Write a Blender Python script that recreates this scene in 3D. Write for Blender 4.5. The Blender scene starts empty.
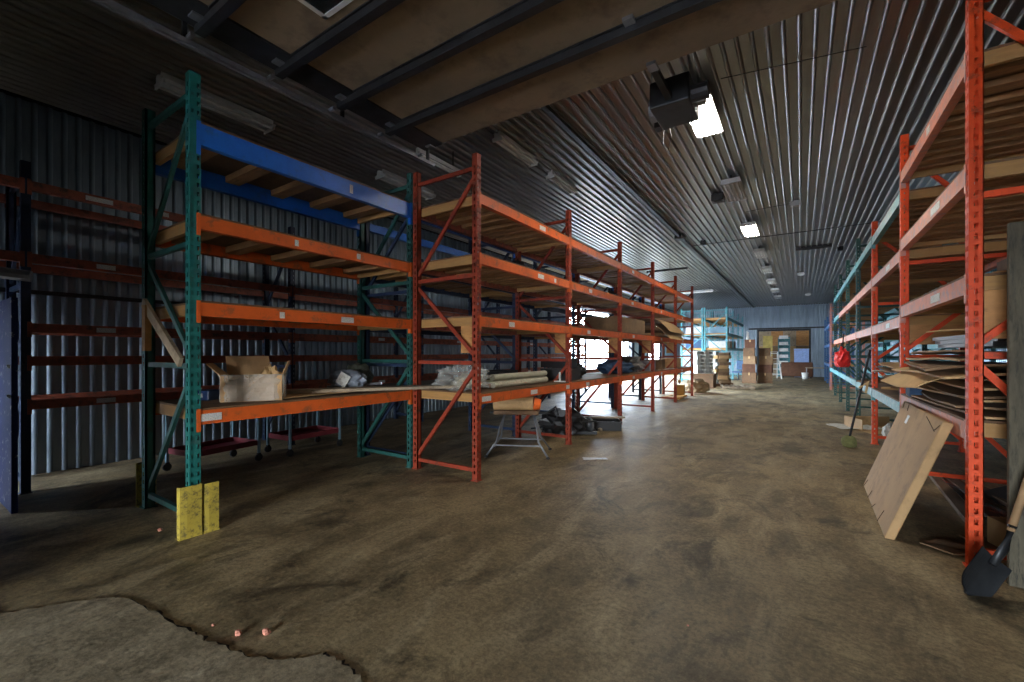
import bpy, math, random
from mathutils import Vector, Matrix
random.seed(7)
R = random.Random(11)
scn = bpy.context.scene
COL = scn.collection
PI = math.pi
H = 1.5                       # eye height
# ------------------------------------------------------------------ materials
MATS = {}
def nt(name):
    m = bpy.data.materials.new(name); m.use_nodes = True
    n = m.node_tree
    return m, n, n.nodes['Principled BSDF']
def mat(name, col, rough=0.6, metal=0.0, var=0.25, scale=4.0, dirt=None, dirt_amt=0.5, bump=0.0, stretch=(1,1,1), spec=0.5, fine=0):
    """base colour varied by noise, patches of dirt colour on top"""
    if name in MATS: return MATS[name]
    m, n, b = nt(name)
    L = n.links.new
    tc = n.nodes.new('ShaderNodeTexCoord'); mp = n.nodes.new('ShaderNodeMapping')
    mp.inputs['Scale'].default_value = stretch
    L(tc.outputs['Object'], mp.inputs['Vector'])
    no = n.nodes.new('ShaderNodeTexNoise'); no.inputs['Scale'].default_value = scale; no.inputs['Detail'].default_value = 6; no.inputs['Roughness'].default_value = .65
    L(mp.outputs['Vector'], no.inputs['Vector'])
    cr = n.nodes.new('ShaderNodeValToRGB')
    lo = [c*(1-var) for c in col]; hi = [min(1, c*(1+var)) for c in col]
    cr.color_ramp.elements[0].position = .3; cr.color_ramp.elements[0].color = (*lo, 1)
    cr.color_ramp.elements[1].position = .7; cr.color_ramp.elements[1].color = (*hi, 1)
    L(no.outputs['Fac'], cr.inputs['Fac'])
    out = cr.outputs['Color']
    if dirt:
        n2 = n.nodes.new('ShaderNodeTexNoise'); n2.inputs['Scale'].default_value = scale*2.3+fine; n2.inputs['Detail'].default_value = 8; n2.inputs['Roughness'].default_value = .7
        L(mp.outputs['Vector'], n2.inputs['Vector'])
        c2 = n.nodes.new('ShaderNodeValToRGB'); c2.color_ramp.elements[0].position = .62-.25*dirt_amt; c2.color_ramp.elements[1].position = .70-.1*dirt_amt
        L(n2.outputs['Fac'], c2.inputs['Fac'])
        mx = n.nodes.new('ShaderNodeMixRGB'); mx.inputs['Color2'].default_value = (*dirt, 1)
        L(c2.outputs['Color'], mx.inputs['Fac']); L(out, mx.inputs['Color1']); out = mx.outputs['Color']
    L(out, b.inputs['Base Color'])
    b.inputs['Roughness'].default_value = rough; b.inputs['Metallic'].default_value = metal
    b.inputs['Specular IOR Level'].default_value = spec
    if bump:
        bp = n.nodes.new('ShaderNodeBump'); bp.inputs['Strength'].default_value = bump; bp.inputs['Distance'].default_value = .02
        n3 = n.nodes.new('ShaderNodeTexNoise'); n3.inputs['Scale'].default_value = scale*6; n3.inputs['Detail'].default_value = 5
        L(mp.outputs['Vector'], n3.inputs['Vector']); L(n3.outputs['Fac'], bp.inputs['Height']); L(bp.outputs['Normal'], b.inputs['Normal'])
    MATS[name] = m
    return m
def emit(name, col, s):
    if name in MATS: return MATS[name]
    m, n, b = nt(name)
    b.inputs['Base Color'].default_value = (*col, 1); b.inputs['Emission Color'].default_value = (*col, 1); b.inputs['Emission Strength'].default_value = s
    MATS[name] = m; return m

M_ORANGE = mat('orange_beam_paint', (.66,.115,.018), .5, 0, .18, 3, (.28,.09,.04), .35, spec=.3)
M_ORANGEP = mat('bright_orange_post_paint', (.74,.070,.010), .5, 0, .15, 4, (.30,.05,.02), .25, spec=.3)
M_RUSTRED = mat('weathered_red_post_paint', (.28,.040,.018), .55, 0, .25, 5, (.10,.035,.02), .45, spec=.3)
M_FADED = mat('faded_pink_orange_paint', (.62,.22,.14), .5, 0, .2, 5, (.36,.24,.24), .5)
M_WALLRED = mat('dull_red_brown_paint', (.33,.085,.045), .55, 0, .3, 4, (.1,.05,.035), .5)
M_TEAL = mat('teal_green_paint', (.012,.14,.125), .45, 0, .25, 5, (.03,.09,.08), .4)
M_DTEAL = mat('dark_green_paint', (.015,.085,.075), .5, 0, .25, 5, (.03,.06,.05), .4)
M_BTEAL = mat('light_blue_teal_paint', (.045,.25,.29), .45, 0, .25, 5, (.25,.36,.38), .5)
M_BLUE = mat('royal_blue_paint', (.012,.12,.48), .38, 0, .2, 3, (.03,.10,.28), .3)
M_NAVY = mat('dark_navy_paint', (.015,.03,.07), .5, 0, .3, 5)
M_YELLOW = mat('worn_yellow_paint', (.42,.32,.045), .6, 0, .15, 6, (.10,.08,.03), .5, fine=14)
M_WOOD = mat('pine_deck_wood', (.33,.165,.06), .75, 0, .35, 2.2, (.22,.12,.05), .4, stretch=(1,5,5))
M_WOODD = mat('old_dark_plywood', (.15,.08,.037), .8, 0, .35, 2.0, (.1,.06,.03), .5)
M_WOODY = mat('yellow_pine_joist', (.40,.21,.065), .7, 0, .2, 3, (.35,.19,.07), .4, stretch=(1,6,6))
M_PLY = mat('orange_plywood', (.50,.24,.075), .65, 0, .22, 3, (.30,.14,.05), .4, stretch=(1,1,3))
M_WEATH = mat('weathered_grey_board', (.10,.085,.055), .85, 0, .4, 3, (.04,.035,.025), .5, stretch=(6,6,1), bump=.3)
M_GREYWOOD = mat('greyed_board', (.36,.28,.19), .8, 0, .25, 3, (.2,.15,.1), .4)
M_CARD = mat('brown_cardboard', (.47,.29,.13), .75, 0, .14, 2.5, (.36,.22,.10), .4)
M_CARD2 = mat('dull_cardboard', (.24,.145,.072), .8, 0, .25, 3, (.20,.12,.06), .5)
M_CARDY = mat('pale_cardboard', (.58,.38,.17), .75, 0, .15, 3)
M_DARKSTEEL = mat('dark_steel', (.04,.042,.045), .45, .6, .3, 6)
M_STEEL = mat('grey_steel', (.30,.31,.33), .4, .8, .2, 6)
M_BLACK = mat('black_plastic', (.018,.018,.02), .5, 0, .3, 5)
M_WHITE = mat('white_painted_metal', (.62,.63,.62), .45, 0, .08, 4)
M_WHITEP = mat('dirty_white_plastic', (.66,.66,.62), .5, 0, .15, 6, (.4,.38,.33), .4)
M_PVC = mat('cream_tube', (.58,.56,.42), .45, 0, .12, 3, (.38,.35,.25), .4)
M_RED = mat('bright_red_cloth', (.75,.02,.015), .7, 0, .2, 6)
M_BURG = mat('burgundy_tray_paint', (.22,.03,.04), .5, 0, .2, 4)
M_PALEBLUE = mat('pale_blue_metal', (.22,.36,.45), .4, .3, .15, 5)
M_DOORTAN = mat('door_panel_backing', (.22,.165,.105), .75, 0, .22, 1.2, (.14,.10,.065), .5)
M_NAVYDOOR = mat('scuffed_navy_door_paint', (.008,.02,.10), .6, 0, .2, 3, (.32,.34,.36), .12, fine=9, spec=.2)
M_SOFA = mat('brown_upholstery', (.11,.045,.022), .8, 0, .25, 6)
M_SHEETBLUE = mat('pale_blue_board', (.30,.42,.72), .5, 0, .2, 10)
M_RUBBLE = mat('pink_brick_rubble', (.62,.25,.17), .85, 0, .3, 12, bump=.4)
M_DENIM = mat('dark_blue_cloth', (.04,.09,.18), .8, 0, .35, 8)
M_GREYBAG = mat('grey_bag', (.22,.26,.32), .6, 0, .3, 8)
M_STICK = mat('white_label', (.7,.7,.68), .5, 0, .05, 8, (.12,.12,.14), .45, stretch=(1,6,3), fine=20)
M_WINE = mat('yellow_jack_paint', (.40,.19,.02), .45, 0, .15, 4)
M_OLIVE = mat('olive_bristles', (.17,.17,.06), .9, 0, .3, 20)
M_LADDER = mat('white_ladder_paint', (.75,.77,.76), .4)
M_CORR = None
def plastic_film():
    m, n, b = nt('clear_plastic_film'); L = n.links.new
    b.inputs['Base Color'].default_value = (.75,.77,.74,1); b.inputs['Roughness'].default_value = .18
    b.inputs['Alpha'].default_value = .27; b.inputs['Specular IOR Level'].default_value = .8
    no = n.nodes.new('ShaderNodeTexNoise'); no.inputs['Scale'].default_value = 14; no.inputs['Detail'].default_value = 5
    bp = n.nodes.new('ShaderNodeBump'); bp.inputs['Strength'].default_value = .9; bp.inputs['Distance'].default_value = .03
    tc = n.nodes.new('ShaderNodeTexCoord'); L(tc.outputs['Object'], no.inputs['Vector']); L(no.outputs['Fac'], bp.inputs['Height']); L(bp.outputs['Normal'], b.inputs['Normal'])
    return m
M_FILM = plastic_film()
M_FILM2 = M_FILM.copy(); M_FILM2.name = 'thin_plastic_film'; M_FILM2.node_tree.nodes['Principled BSDF'].inputs['Alpha'].default_value = .33
def corrugated(name, col, rough, metal, streak=(1,1,.15), var=.3):
    m, n, b = nt(name); L = n.links.new
    tc = n.nodes.new('ShaderNodeTexCoord'); mp = n.nodes.new('ShaderNodeMapping'); mp.inputs['Scale'].default_value = streak
    L(tc.outputs['Object'], mp.inputs['Vector'])
    no = n.nodes.new('ShaderNodeTexNoise'); no.inputs['Scale'].default_value = 5; no.inputs['Detail'].default_value = 7; no.inputs['Roughness'].default_value = .7
    L(mp.outputs['Vector'], no.inputs['Vector'])
    cr = n.nodes.new('ShaderNodeValToRGB')
    cr.color_ramp.elements[0].position = .3; cr.color_ramp.elements[0].color = (*[c*(1-var) for c in col], 1)
    cr.color_ramp.elements[1].position = .75; cr.color_ramp.elements[1].color = (*[c*(1+var) for c in col], 1)
    L(no.outputs['Fac'], cr.inputs['Fac']); L(cr.outputs['Color'], b.inputs['Base Color'])
    mr = n.nodes.new('ShaderNodeMapRange'); mr.inputs['To Min'].default_value = rough-.03; mr.inputs['To Max'].default_value = rough+.07
    L(no.outputs['Fac'], mr.inputs['Value']); L(mr.outputs['Result'], b.inputs['Roughness'])
    b.inputs['Metallic'].default_value = metal
    return m
M_CEIL = corrugated('ribbed_steel_ceiling', (.32,.32,.31), .30, .8, (1,.12,1), .22)
M_WALL = corrugated('ribbed_steel_wall', (.25,.315,.37), .34, .6)

def floor_mat(name, base, dark, light):
    m, n, b = nt(name); L = n.links.new
    tc = n.nodes.new('ShaderNodeTexCoord')
    def noise(scale, det, rg, st=(1,1,1), dist=0):
        mp = n.nodes.new('ShaderNodeMapping'); mp.inputs['Scale'].default_value = st; L(tc.outputs['Object'], mp.inputs['Vector'])
        o = n.nodes.new('ShaderNodeTexNoise'); o.inputs['Scale'].default_value = scale; o.inputs['Detail'].default_value = det; o.inputs['Roughness'].default_value = rg; o.inputs['Distortion'].default_value = dist
        L(mp.outputs['Vector'], o.inputs['Vector']); return o.outputs['Fac']
    def ramp(f, p0, c0, p1, c1):
        c = n.nodes.new('ShaderNodeValToRGB'); c.color_ramp.elements[0].position = p0; c.color_ramp.elements[0].color = (*c0,1); c.color_ramp.elements[1].position = p1; c.color_ramp.elements[1].color = (*c1,1)
        L(f, c.inputs['Fac']); return c.outputs['Color']
    def mix(f, a, c, mode='MIX'):
        x = n.nodes.new('ShaderNodeMixRGB'); x.blend_type = mode
        if isinstance(f, float): x.inputs['Fac'].default_value = f
        else: L(f, x.inputs['Fac'])
        L(a, x.inputs['Color1'])
        if isinstance(c, tuple): x.inputs['Color2'].default_value = (*c,1)
        else: L(c, x.inputs['Color2'])
        return x.outputs['Color']
    c = ramp(noise(1.5, 10, .72, (1,.7,1)), .36, dark, .62, base)
    st = ramp(noise(1.6, 9, .7, (1.6,.45,1), .6), .50, (0,0,0), .68, (.7,.7,.7))     # dusty tracks that run down the aisle
    c = mix(st, c, light)
    oil = ramp(noise(1.1, 10, .75, (1,.8,1), 1.2), .53, (0,0,0), .64, (.8,.8,.8))
    c = mix(oil, c, tuple(x*.42 for x in dark))
    sp = ramp(noise(38, 3, .6), .72, (0,0,0), .80, (1,1,1))
    c = mix(sp, c, tuple(min(1, x*1.5) for x in light))
    g = ramp(noise(30, 8, .85), .40, (.45,.45,.45), .60, (1.0,1.0,1.0))
    c = mix(1.0, c, g, 'MULTIPLY')
    # hairline cracks
    vo = n.nodes.new('ShaderNodeTexVoronoi'); vo.feature = 'DISTANCE_TO_EDGE'; vo.inputs['Scale'].default_value = .28
    mp = n.nodes.new('ShaderNodeMapping'); L(tc.outputs['Object'], mp.inputs['Vector'])
    nd = n.nodes.new('ShaderNodeTexNoise'); nd.inputs['Scale'].default_value = 3; nd.inputs['Detail'].default_value = 6; L(tc.outputs['Object'], nd.inputs['Vector'])
    ad = n.nodes.new('ShaderNodeMixRGB'); ad.blend_type = 'ADD'; ad.inputs['Fac'].default_value = .35; L(mp.outputs['Vector'], ad.inputs['Color1']); L(nd.outputs['Color'], ad.inputs['Color2']); L(ad.outputs['Color'], vo.inputs['Vector'])
    crk = ramp(vo.outputs['Distance'], .001, (1,1,1), .004, (0,0,0))
    L(c, b.inputs['Base Color'])
    mr = n.nodes.new('ShaderNodeMapRange'); mr.inputs['To Min'].default_value = .34; mr.inputs['To Max'].default_value = .80
    L(noise(1.3, 6, .7, (1.4,.5,1)), mr.inputs['Value']); L(mr.outputs['Result'], b.inputs['Roughness'])
    b.inputs['Specular IOR Level'].default_value = .35
    bp = n.nodes.new('ShaderNodeBump'); bp.inputs['Strength'].default_value = .35; bp.inputs['Distance'].default_value = .012
    L(noise(14, 8, .7), bp.inputs['Height']); L(bp.outputs['Normal'], b.inputs['Normal'])
    return m
M_FLOOR = floor_mat('dusty_concrete', (.46,.345,.182), (.14,.10,.052), (.67,.53,.31))
M_SLAB = floor_mat('paler_concrete', (.48,.39,.25), (.20,.155,.09), (.60,.50,.34))
M_BAYBLOCK = mat('dark_bay_blocker', (.10,.095,.09), .9, 0, .1, 1)  # walls and roof of the added bay that holds back front daylight
M_YARD = mat('pale_yard_ground', (.30,.30,.31), .9, 0, .15, 1)

# ------------------------------------------------------------------ mesh helpers
class MB:
    def __init__(s): s.v = []; s.f = []; s.smooth = False
    def add(s, vs, fs):
        o = len(s.v); s.v += [tuple(v) for v in vs]; s.f += [tuple(i+o for i in f) for f in fs]; return s
    def box(s, x0, x1, y0, y1, z0, z1, M=None):
        vs = [Vector((x,y,z)) for z in (z0,z1) for y in (y0,y1) for x in (x0,x1)]
        if M: vs = [M @ v for v in vs]
        return s.add(vs, [(0,2,3,1),(4,5,7,6),(0,1,5,4),(2,6,7,3),(0,4,6,2),(1,3,7,5)])
    def bar(s, p, q, w, h, up=(0,0,1)):
        p = Vector(p); q = Vector(q); d = (q-p); L = d.length; d.normalize(); u = Vector(up)
        if abs(d.dot(u)) > .98: u = Vector((1,0,0))
        a = d.cross(u).normalized(); u = a.cross(d)
        M = Matrix((( a.x,d.x,u.x,p.x),(a.y,d.y,u.y,p.y),(a.z,d.z,u.z,p.z),(0,0,0,1)))
        return s.box(-w/2, w/2, 0, L, -h/2, h/2, M)
    def tube(s, pts, r, n=8):
        pts = [Vector(p) for p in pts]; rs = r if isinstance(r, (list,tuple)) else [r]*len(pts); rings = []
        for i, p in enumerate(pts):
            d = (pts[min(i+1,len(pts)-1)]-pts[max(i-1,0)]).normalized()
            u = Vector((0,0,1)) if abs(d.z) < .9 else Vector((1,0,0))
            a = d.cross(u).normalized(); b = d.cross(a)
            rings.append([p + (a*math.cos(2*PI*k/n) + b*math.sin(2*PI*k/n))*rs[i] for k in range(n)])
        vs = [v for g in rings for v in g]; fs = []
        for i in range(len(rings)-1):
            for k in range(n): fs.append((i*n+k, i*n+(k+1)%n, (i+1)*n+(k+1)%n, (i+1)*n+k))
        fs.append(tuple(range(n))[::-1]); fs.append(tuple((len(rings)-1)*n+k for k in range(n)))
        return s.add(vs, fs)
    def prism(s, poly, z0, z1, M=None):
        n = len(poly); vs = [Vector((x,y,z0)) for x,y in poly]+[Vector((x,y,z1)) for x,y in poly]
        if M: vs = [M @ v for v in vs]
        return s.add(vs, [tuple(range(n))[::-1], tuple(range(n,2*n))]+[(i,(i+1)%n,n+(i+1)%n,n+i) for i in range(n)])
    def mesh(s, name, m):
        me = bpy.data.meshes.new(name); me.from_pydata(s.v, [], s.f); me.update()
        me.materials.append(m)
        if s.smooth:
            for p in me.polygons: p.use_smooth = True
        return me
    def build(s, name, m, parent=None, bevel=0):
        o = bpy.data.objects.new(name, s.mesh(name, m)); COL.objects.link(o)
        if parent: o.parent = parent
        if bevel:
            b = o.modifiers.new('bevel','BEVEL'); b.width = bevel; b.segments = 2; b.limit_method = 'ANGLE'
        return o
def inst(name, me, parent, loc=(0,0,0)):
    o = bpy.data.objects.new(name, me); COL.objects.link(o); o.location = loc
    if parent: o.parent = parent
    return o
def tag(o, label, cat, group=None, kind=None):
    if label: o['label'] = label
    if cat: o['category'] = cat
    if group: o['group'] = group
    if kind: o['kind'] = kind
    return o
def thing(name, label, cat, loc=(0,0,0), rz=0, group=None):
    o = bpy.data.objects.new(name, None); COL.objects.link(o); o.location = loc; o.rotation_euler = (0,0,rz); o.empty_display_size = .1
    return tag(o, label, cat, group)
def struct(o): o['kind'] = 'structure'; return o
def children(o): return [c for c in COL.objects if c.parent == o]
def dup(root, loc, rz=0, label=None):
    r = root.copy(); COL.objects.link(r); r.location = loc; r.rotation_euler = (0,0,rz)
    if label: r['label'] = label
    for ch in children(root):
        c = ch.copy(); COL.objects.link(c); c.parent = r
        for g in children(ch):
            d = g.copy(); COL.objects.link(d); d.parent = c
    return r
# pixel of a place -> its position (used to read positions off the photo once)
YAW = math.atan2(289, 434); CA, SA = math.cos(YAW), math.sin(YAW); FPX = 434.0; HOR = 353.0
def at(px, py, z):
    d = FPX*(H-z)/(py-HOR); r = (px-512)/FPX*d
    return (r*CA-d*SA, r*SA+d*CA)

# ------------------------------------------------------------------ room shell
XL, XR, YF, YB, ZC = -7.85, 4.3, -0.35, 33.3, 4.58
PER = .131
def ribbed(length, width, per=PER, depth=.022, flat=.62, sl=.06, rnd=False):
    """profile strip in local x, extruded along local y, rib standing up in +z"""
    b = MB(); n = int(math.ceil(width/per)); prof = []
    w = per*flat; s = per*sl
    for i in range(n):
        x = i*per
        if rnd:
            prof += [(x,0)] + [(x+w+(per-w)*(.5-.5*math.cos(PI*k/7)), depth*math.sin(PI*k/7)) for k in range(7)]
        else: prof += [(x,0),(x+w,0),(x+w+s,depth),(x+per-s,depth)]
    prof.append((n*per, 0)); prof = [p for p in prof if p[0] <= width+1e-6]
    k = len(prof)
    vs = [(x,0,z) for x,z in prof]+[(x,length,z) for x,z in prof]
    b.add(vs, [(i,i+1,k+i+1,k+i) for i in range(k-1)])
    return b
# ceiling: ribs stand up away from the room
b = ribbed(YB-YF, XR-XL, depth=-.036, flat=.66, rnd=True); o = b.build('ceiling', M_CEIL); o.location = (XL, YF, ZC+.036); struct(o)
def wall(name, p0, p1, z0, z1, out, m=M_WALL):
    """vertical ribbed sheet from p0 to p1 (2d) between z0 and z1"""
    p0 = Vector((*p0,0)); p1 = Vector((*p1,0)); d = (p1-p0); L = d.length; d.normalize()
    b = ribbed(z1-z0, L, depth=-.032, flat=.56, rnd=True)
    nrm = Vector((*out,0))
    b.v = [tuple(p0 + d*x + nrm*(z+.032) + Vector((0,0,z0+y))) for x,y,z in b.v]
    return b
def joined(name, parts, m):
    b = MB()
    for p in parts: b.add(p.v, p.f)
    return struct(b.build(name, m))
D1 = (15.9, 24.0); D2 = (27.0, 30.4); DH = 3.4
joined('wall_left', [wall('', (XL,YF),(XL,D1[0]),0,ZC,(-1,0)), wall('', (XL,D1[0]),(XL,D1[1]),DH,ZC,(-1,0)), wall('', (XL,D1[1]),(XL,D2[0]),0,ZC,(-1,0)),
    wall('', (XL,D2[0]),(XL,D2[1]),DH,ZC,(-1,0)), wall('', (XL,D2[1]),(XL,YB),0,ZC,(-1,0))], M_WALL)
joined('wall_right', [wall('', (XR,YF),(XR,YB),0,ZC,(1,0))], M_WALL)
joined('wall_back', [wall('', (XL,YB),(XR,YB),0,ZC,(0,1))], M_WALL)
OX0, OX1, OZ = -3.75, 1.55, 3.75; PD0, PD1, PDZ = -7.62, -7.28, 2.05  # narrow side doorway out of view, sized and placed to light left wall
joined('wall_front', [wall('', (XL,YF),(PD0,YF),0,ZC,(0,-1)), wall('', (PD0,YF),(PD1,YF),PDZ,ZC,(0,-1)), wall('', (PD1,YF),(OX0,YF),0,ZC,(0,-1)), wall('', (OX1,YF),(XR,YF),0,ZC,(0,-1)), wall('', (OX0,YF),(OX1,YF),OZ,ZC,(0,-1))], M_WALL)
# outer shell skins so the ribbed sheets have a solid wall behind them
b = MB()
b.box(XL-.25, XL-.04, YF-.2, D1[0], 0, ZC+.1); b.box(XL-.25, XL-.04, D1[0], D1[1], DH, ZC+.1); b.box(XL-.25, XL-.04, D1[1], D2[0], 0, ZC+.1)
b.box(XL-.25, XL-.04, D2[0], D2[1], DH, ZC+.1); b.box(XL-.25, XL-.04, D2[1], YB+.2, 0, ZC+.1)
struct(b.build('wall_left_outer', M_DARKSTEEL))
b = MB(); b.box(XR+.04, XR+.25, YF-.2, YB+.2, 0, ZC+.1); struct(b.build('wall_right_outer', M_DARKSTEEL))
b = MB(); b.box(XL-.04, XR+.04, YB+.04, YB+.25, 0, ZC+.1); struct(b.build('wall_back_outer', M_DARKSTEEL))
b = MB(); b.box(XL-.04, PD0, YF-.2, YF-.04, 0, ZC+.1); b.box(PD0, PD1, YF-.2, YF-.04, PDZ, ZC+.1); b.box(PD1, OX0, YF-.2, YF-.04, 0, ZC+.1); b.box(OX1, XR+.04, YF-.2, YF-.04, 0, ZC+.1); b.box(OX0, OX1, YF-.2, YF-.04, OZ, ZC+.1)
struct(b.build('wall_front_outer', M_DARKSTEEL))
b = MB(); b.box(XL-.25, XR+.25, YF-.2, YB+.25, ZC+.1, ZC+.2); struct(b.build('ceiling_outer', M_DARKSTEEL))
# wall girts, opening trims
b = MB()
for y0,y1 in (D1, D2):
    b.box(XL-.05, XL+.05, y0-.12, y0, 0, DH+.12); b.box(XL-.05, XL+.05, y1, y1+.12, 0, DH+.12); b.box(XL-.05, XL+.05, y0, y1, DH, DH+.12)
struct(b.build('trim_1', M_DARKSTEEL))
b = MB(); b.box(XL-.6, XR+.6, YF-.3, YB+.3, -.3, 0); struct(b.build('floor', M_FLOOR))
b = MB(); b.box(-60, 60, -60, 90, -.4, -.31); struct(b.build('ground_outside', M_YARD))
# added bay behind the viewer, out of view, limits daylight to one end opening
VY = -7.6; VO0, VO1, VOZ = -2.3, 1.5, 2.45
b = MB(); b.box(-4.4,-4.2,VY,YF-.2,0,4.6); struct(b.build('wall_added_bay_left', M_BAYBLOCK))
b = MB(); b.box(4.0,4.2,VY,YF-.2,0,4.6); struct(b.build('wall_added_bay_right', M_BAYBLOCK))
b = MB(); b.box(-4.4,VO0,VY-.2,VY,0,4.6); b.box(VO1,4.2,VY-.2,VY,0,4.6); b.box(VO0,VO1,VY-.2,VY,VOZ,4.6); struct(b.build('wall_added_bay_end', M_BAYBLOCK))
b = MB(); b.box(-4.4,4.2,VY-.2,YF-.2,4.6,4.75); struct(b.build('ceiling_added_bay', M_BAYBLOCK))
b = MB(); b.box(-4.4,4.2,VY-.2,YF-.3,-.3,-.005); struct(b.build('floor_added_bay', M_FLOOR))
# paler slab at the overhead door, with its broken edge
edge = [(-8.0,-.25),(-6.6,.02)] + [at(px,py,0) for px,py in ((0,615),(40,609),(80,602),(115,598),(130,601),(150,612),(165,620),(190,633),(205,641),(228,650),(250,658),(275,661),(302,660),(322,655),(332,659),(345,667),(362,681),(372,700))]
EE = []
for i in range(len(edge)-1):
    a, c = edge[i], edge[i+1]
    for k in range(5):
        t = k/5; EE.append((a[0]+(c[0]-a[0])*t, a[1]+(c[1]-a[1])*t + R.uniform(-.012,.012)))
EE.append(edge[-1]); EE += [(-1.35,.3),(-1.3,-.3)]
b = MB(); b.prism([(-8.0,-.3)]+EE[::-1], .001, .010)
struct(b.build('floor_slab', M_SLAB))
# dark crack that follows the slab edge
b = MB(); cr_pts = [p for p in EE if -3.55 < p[0] < -1.7 and p[1] > .8]
L_ = []; R_ = []
for i,p in enumerate(cr_pts):
    w = .004+R.uniform(0,.020)*(1 if i>10 else .5); L_.append((p[0], p[1]+.002, .0025)); R_.append((p[0], p[1]+w, .0025))
n = len(L_); b.add(L_+R_, [(i,i+1,n+i+1,n+i) for i in range(n-1)])
struct(b.build('floor_crack', mat('black_joint_dirt', (.012,.01,.008), .95)))

# ------------------------------------------------------------------ racks
PW = .075
_post = {}
def post_mesh(h, m, side, w=PW):
    """C-channel upright with punched slots; side = +1 open towards +x, -1 towards -x"""
    key = (round(h,2), m.name, side, w)
    if key in _post: return _post[key]
    b = MB(); pit = .0762; t = w/2
    def face(orig, du, slots):
        cols = [0]
        for a,c in slots: cols += [a,c]
        cols.append(1); nrow = int((h-.12)/pit)
        zs = [0,.06]; 
        for r in range(nrow): zs += [.06+r*pit+pit*.25, .06+r*pit+pit*.75]
        zs += [h]
        holes = {(2*k+1, 2*r+2-0) for k in range(len(slots)) for r in range(nrow)}
        nc, nr = len(cols), len(zs)
        vs = [orig + du*c + Vector((0,0,z)) for z in zs for c in cols]
        fs = []
        for r in range(nr-1):
            for c in range(nc-1):
                if c % 2 == 1 and r >= 2 and (r-2) % 2 == 0 and r < nr-2: continue
                fs.append((r*nc+c, r*nc+c+1, (r+1)*nc+c+1, (r+1)*nc+c))
        b.add(vs, fs)
    V = Vector
    # web faces the aisle at x = -side*t ; flanges at y = +-t
    xa = -side*t; xb = side*t
    face(V((xa,-t,0)), V((0,w,0)), [(.13,.36),(.64,.87)])
    face(V((xa,-t,0)), V((xb-xa,0,0)), [(.36,.64)])
    face(V((xa, t,0)), V((xb-xa,0,0)), [(.36,.64)])
    b.add([(xb,-t,0),(xb,t,0),(xb,t,h),(xb,-t,h)],[(0,1,2,3)])
    # inner returns and inner skin keep it a folded section with depth
    b.box(min(xb,xb-side*.006), max(xb,xb-side*.006), -t, -t+.018, 0, h); b.box(min(xb,xb-side*.006), max(xb,xb-side*.006), t-.018, t, 0, h)
    b.box(-t*1.35, t*1.35, -t*1.35, t*1.35, 0, .008)
    me = b.mesh('post', m); _post[key] = me; return me
ZH = [.12, 1.38, 2.42, 3.70]
def upright(rack, xa, xb, y, h, m, mb=None, w=PW):
    """xa = x of the aisle-side post, xb = x of the inner post"""
    mb = mb or m
    b = MB(); s = 1 if xb > xa else -1; a = xa+s*w/2*.7; c = xb-s*w/2*.7
    top = h-.16; zs = [.12, h*.36, h*.63, top]
    for z in zs: b.bar((a,y,z),(c,y,z), .035, .045)
    b.bar((c,y,zs[0]+.07),(a,y,zs[1]-.08), .03, .045); b.bar((a,y,zs[1]+.09),(c,y,zs[2]-.08), .03, .045); b.bar((c,y,zs[2]+.08),(a,y,zs[3]-.1), .03, .045)
    f = b.build('upright_frame', mb, rack)
    inst('post', post_mesh(h, m, s, w), f, (xa,y,0)); inst('post', post_mesh(h, m, -s, w), f, (xb,y,0))
    return f
_beam = {}
def beam(rack, x, side, y0, y1, ztop, m, hgt=.115, stickers=(), w=PW):
    """side = +1: the aisle lies towards -x, so connectors wrap onto the -x face"""
    b = MB(); t = .045; xf = x-side*(w/2)
    x0, x1 = sorted((xf, xf+side*t))
    b.box(x0, x1, y0+w/2+.002, y1-w/2-.002, ztop-hgt, ztop)
    x2, x3 = sorted((xf+side*t, xf+side*(t+.018))); b.box(x2, x3, y0+w/2+.004, y1-w/2-.004, ztop-hgt, ztop-.03)
    o = b.build('beam', m, rack)
    xs = sorted((xf-side*.006, xf-side*.0015))
    for ye, sg in ((y0, 1), (y1, -1)):
        c = MB()
        ya = ye+sg*w*.12; yb = ye+sg*(w/2+.004); q = sorted((ya,yb)); c.box(xs[0], xs[1], q[0], q[1], ztop-hgt*1.5, ztop+.015)
        q = sorted((ye+sg*(w/2+.001), ye+sg*(w/2+.006))); c.box(x0, x1, q[0], q[1], ztop-hgt*1.5, ztop+.015)
        c.build('connector', m, o)
    for f, wd in stickers:
        yc = y0+(y1-y0)*f; s = MB(); q = sorted((xf-side*.003, xf-side*.0003)); s.box(q[0], q[1], yc-wd/2, yc+wd/2, ztop-hgt*.78, ztop-hgt*.25)
        s.build('label_sticker', M_STICK, o)
    return o
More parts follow.
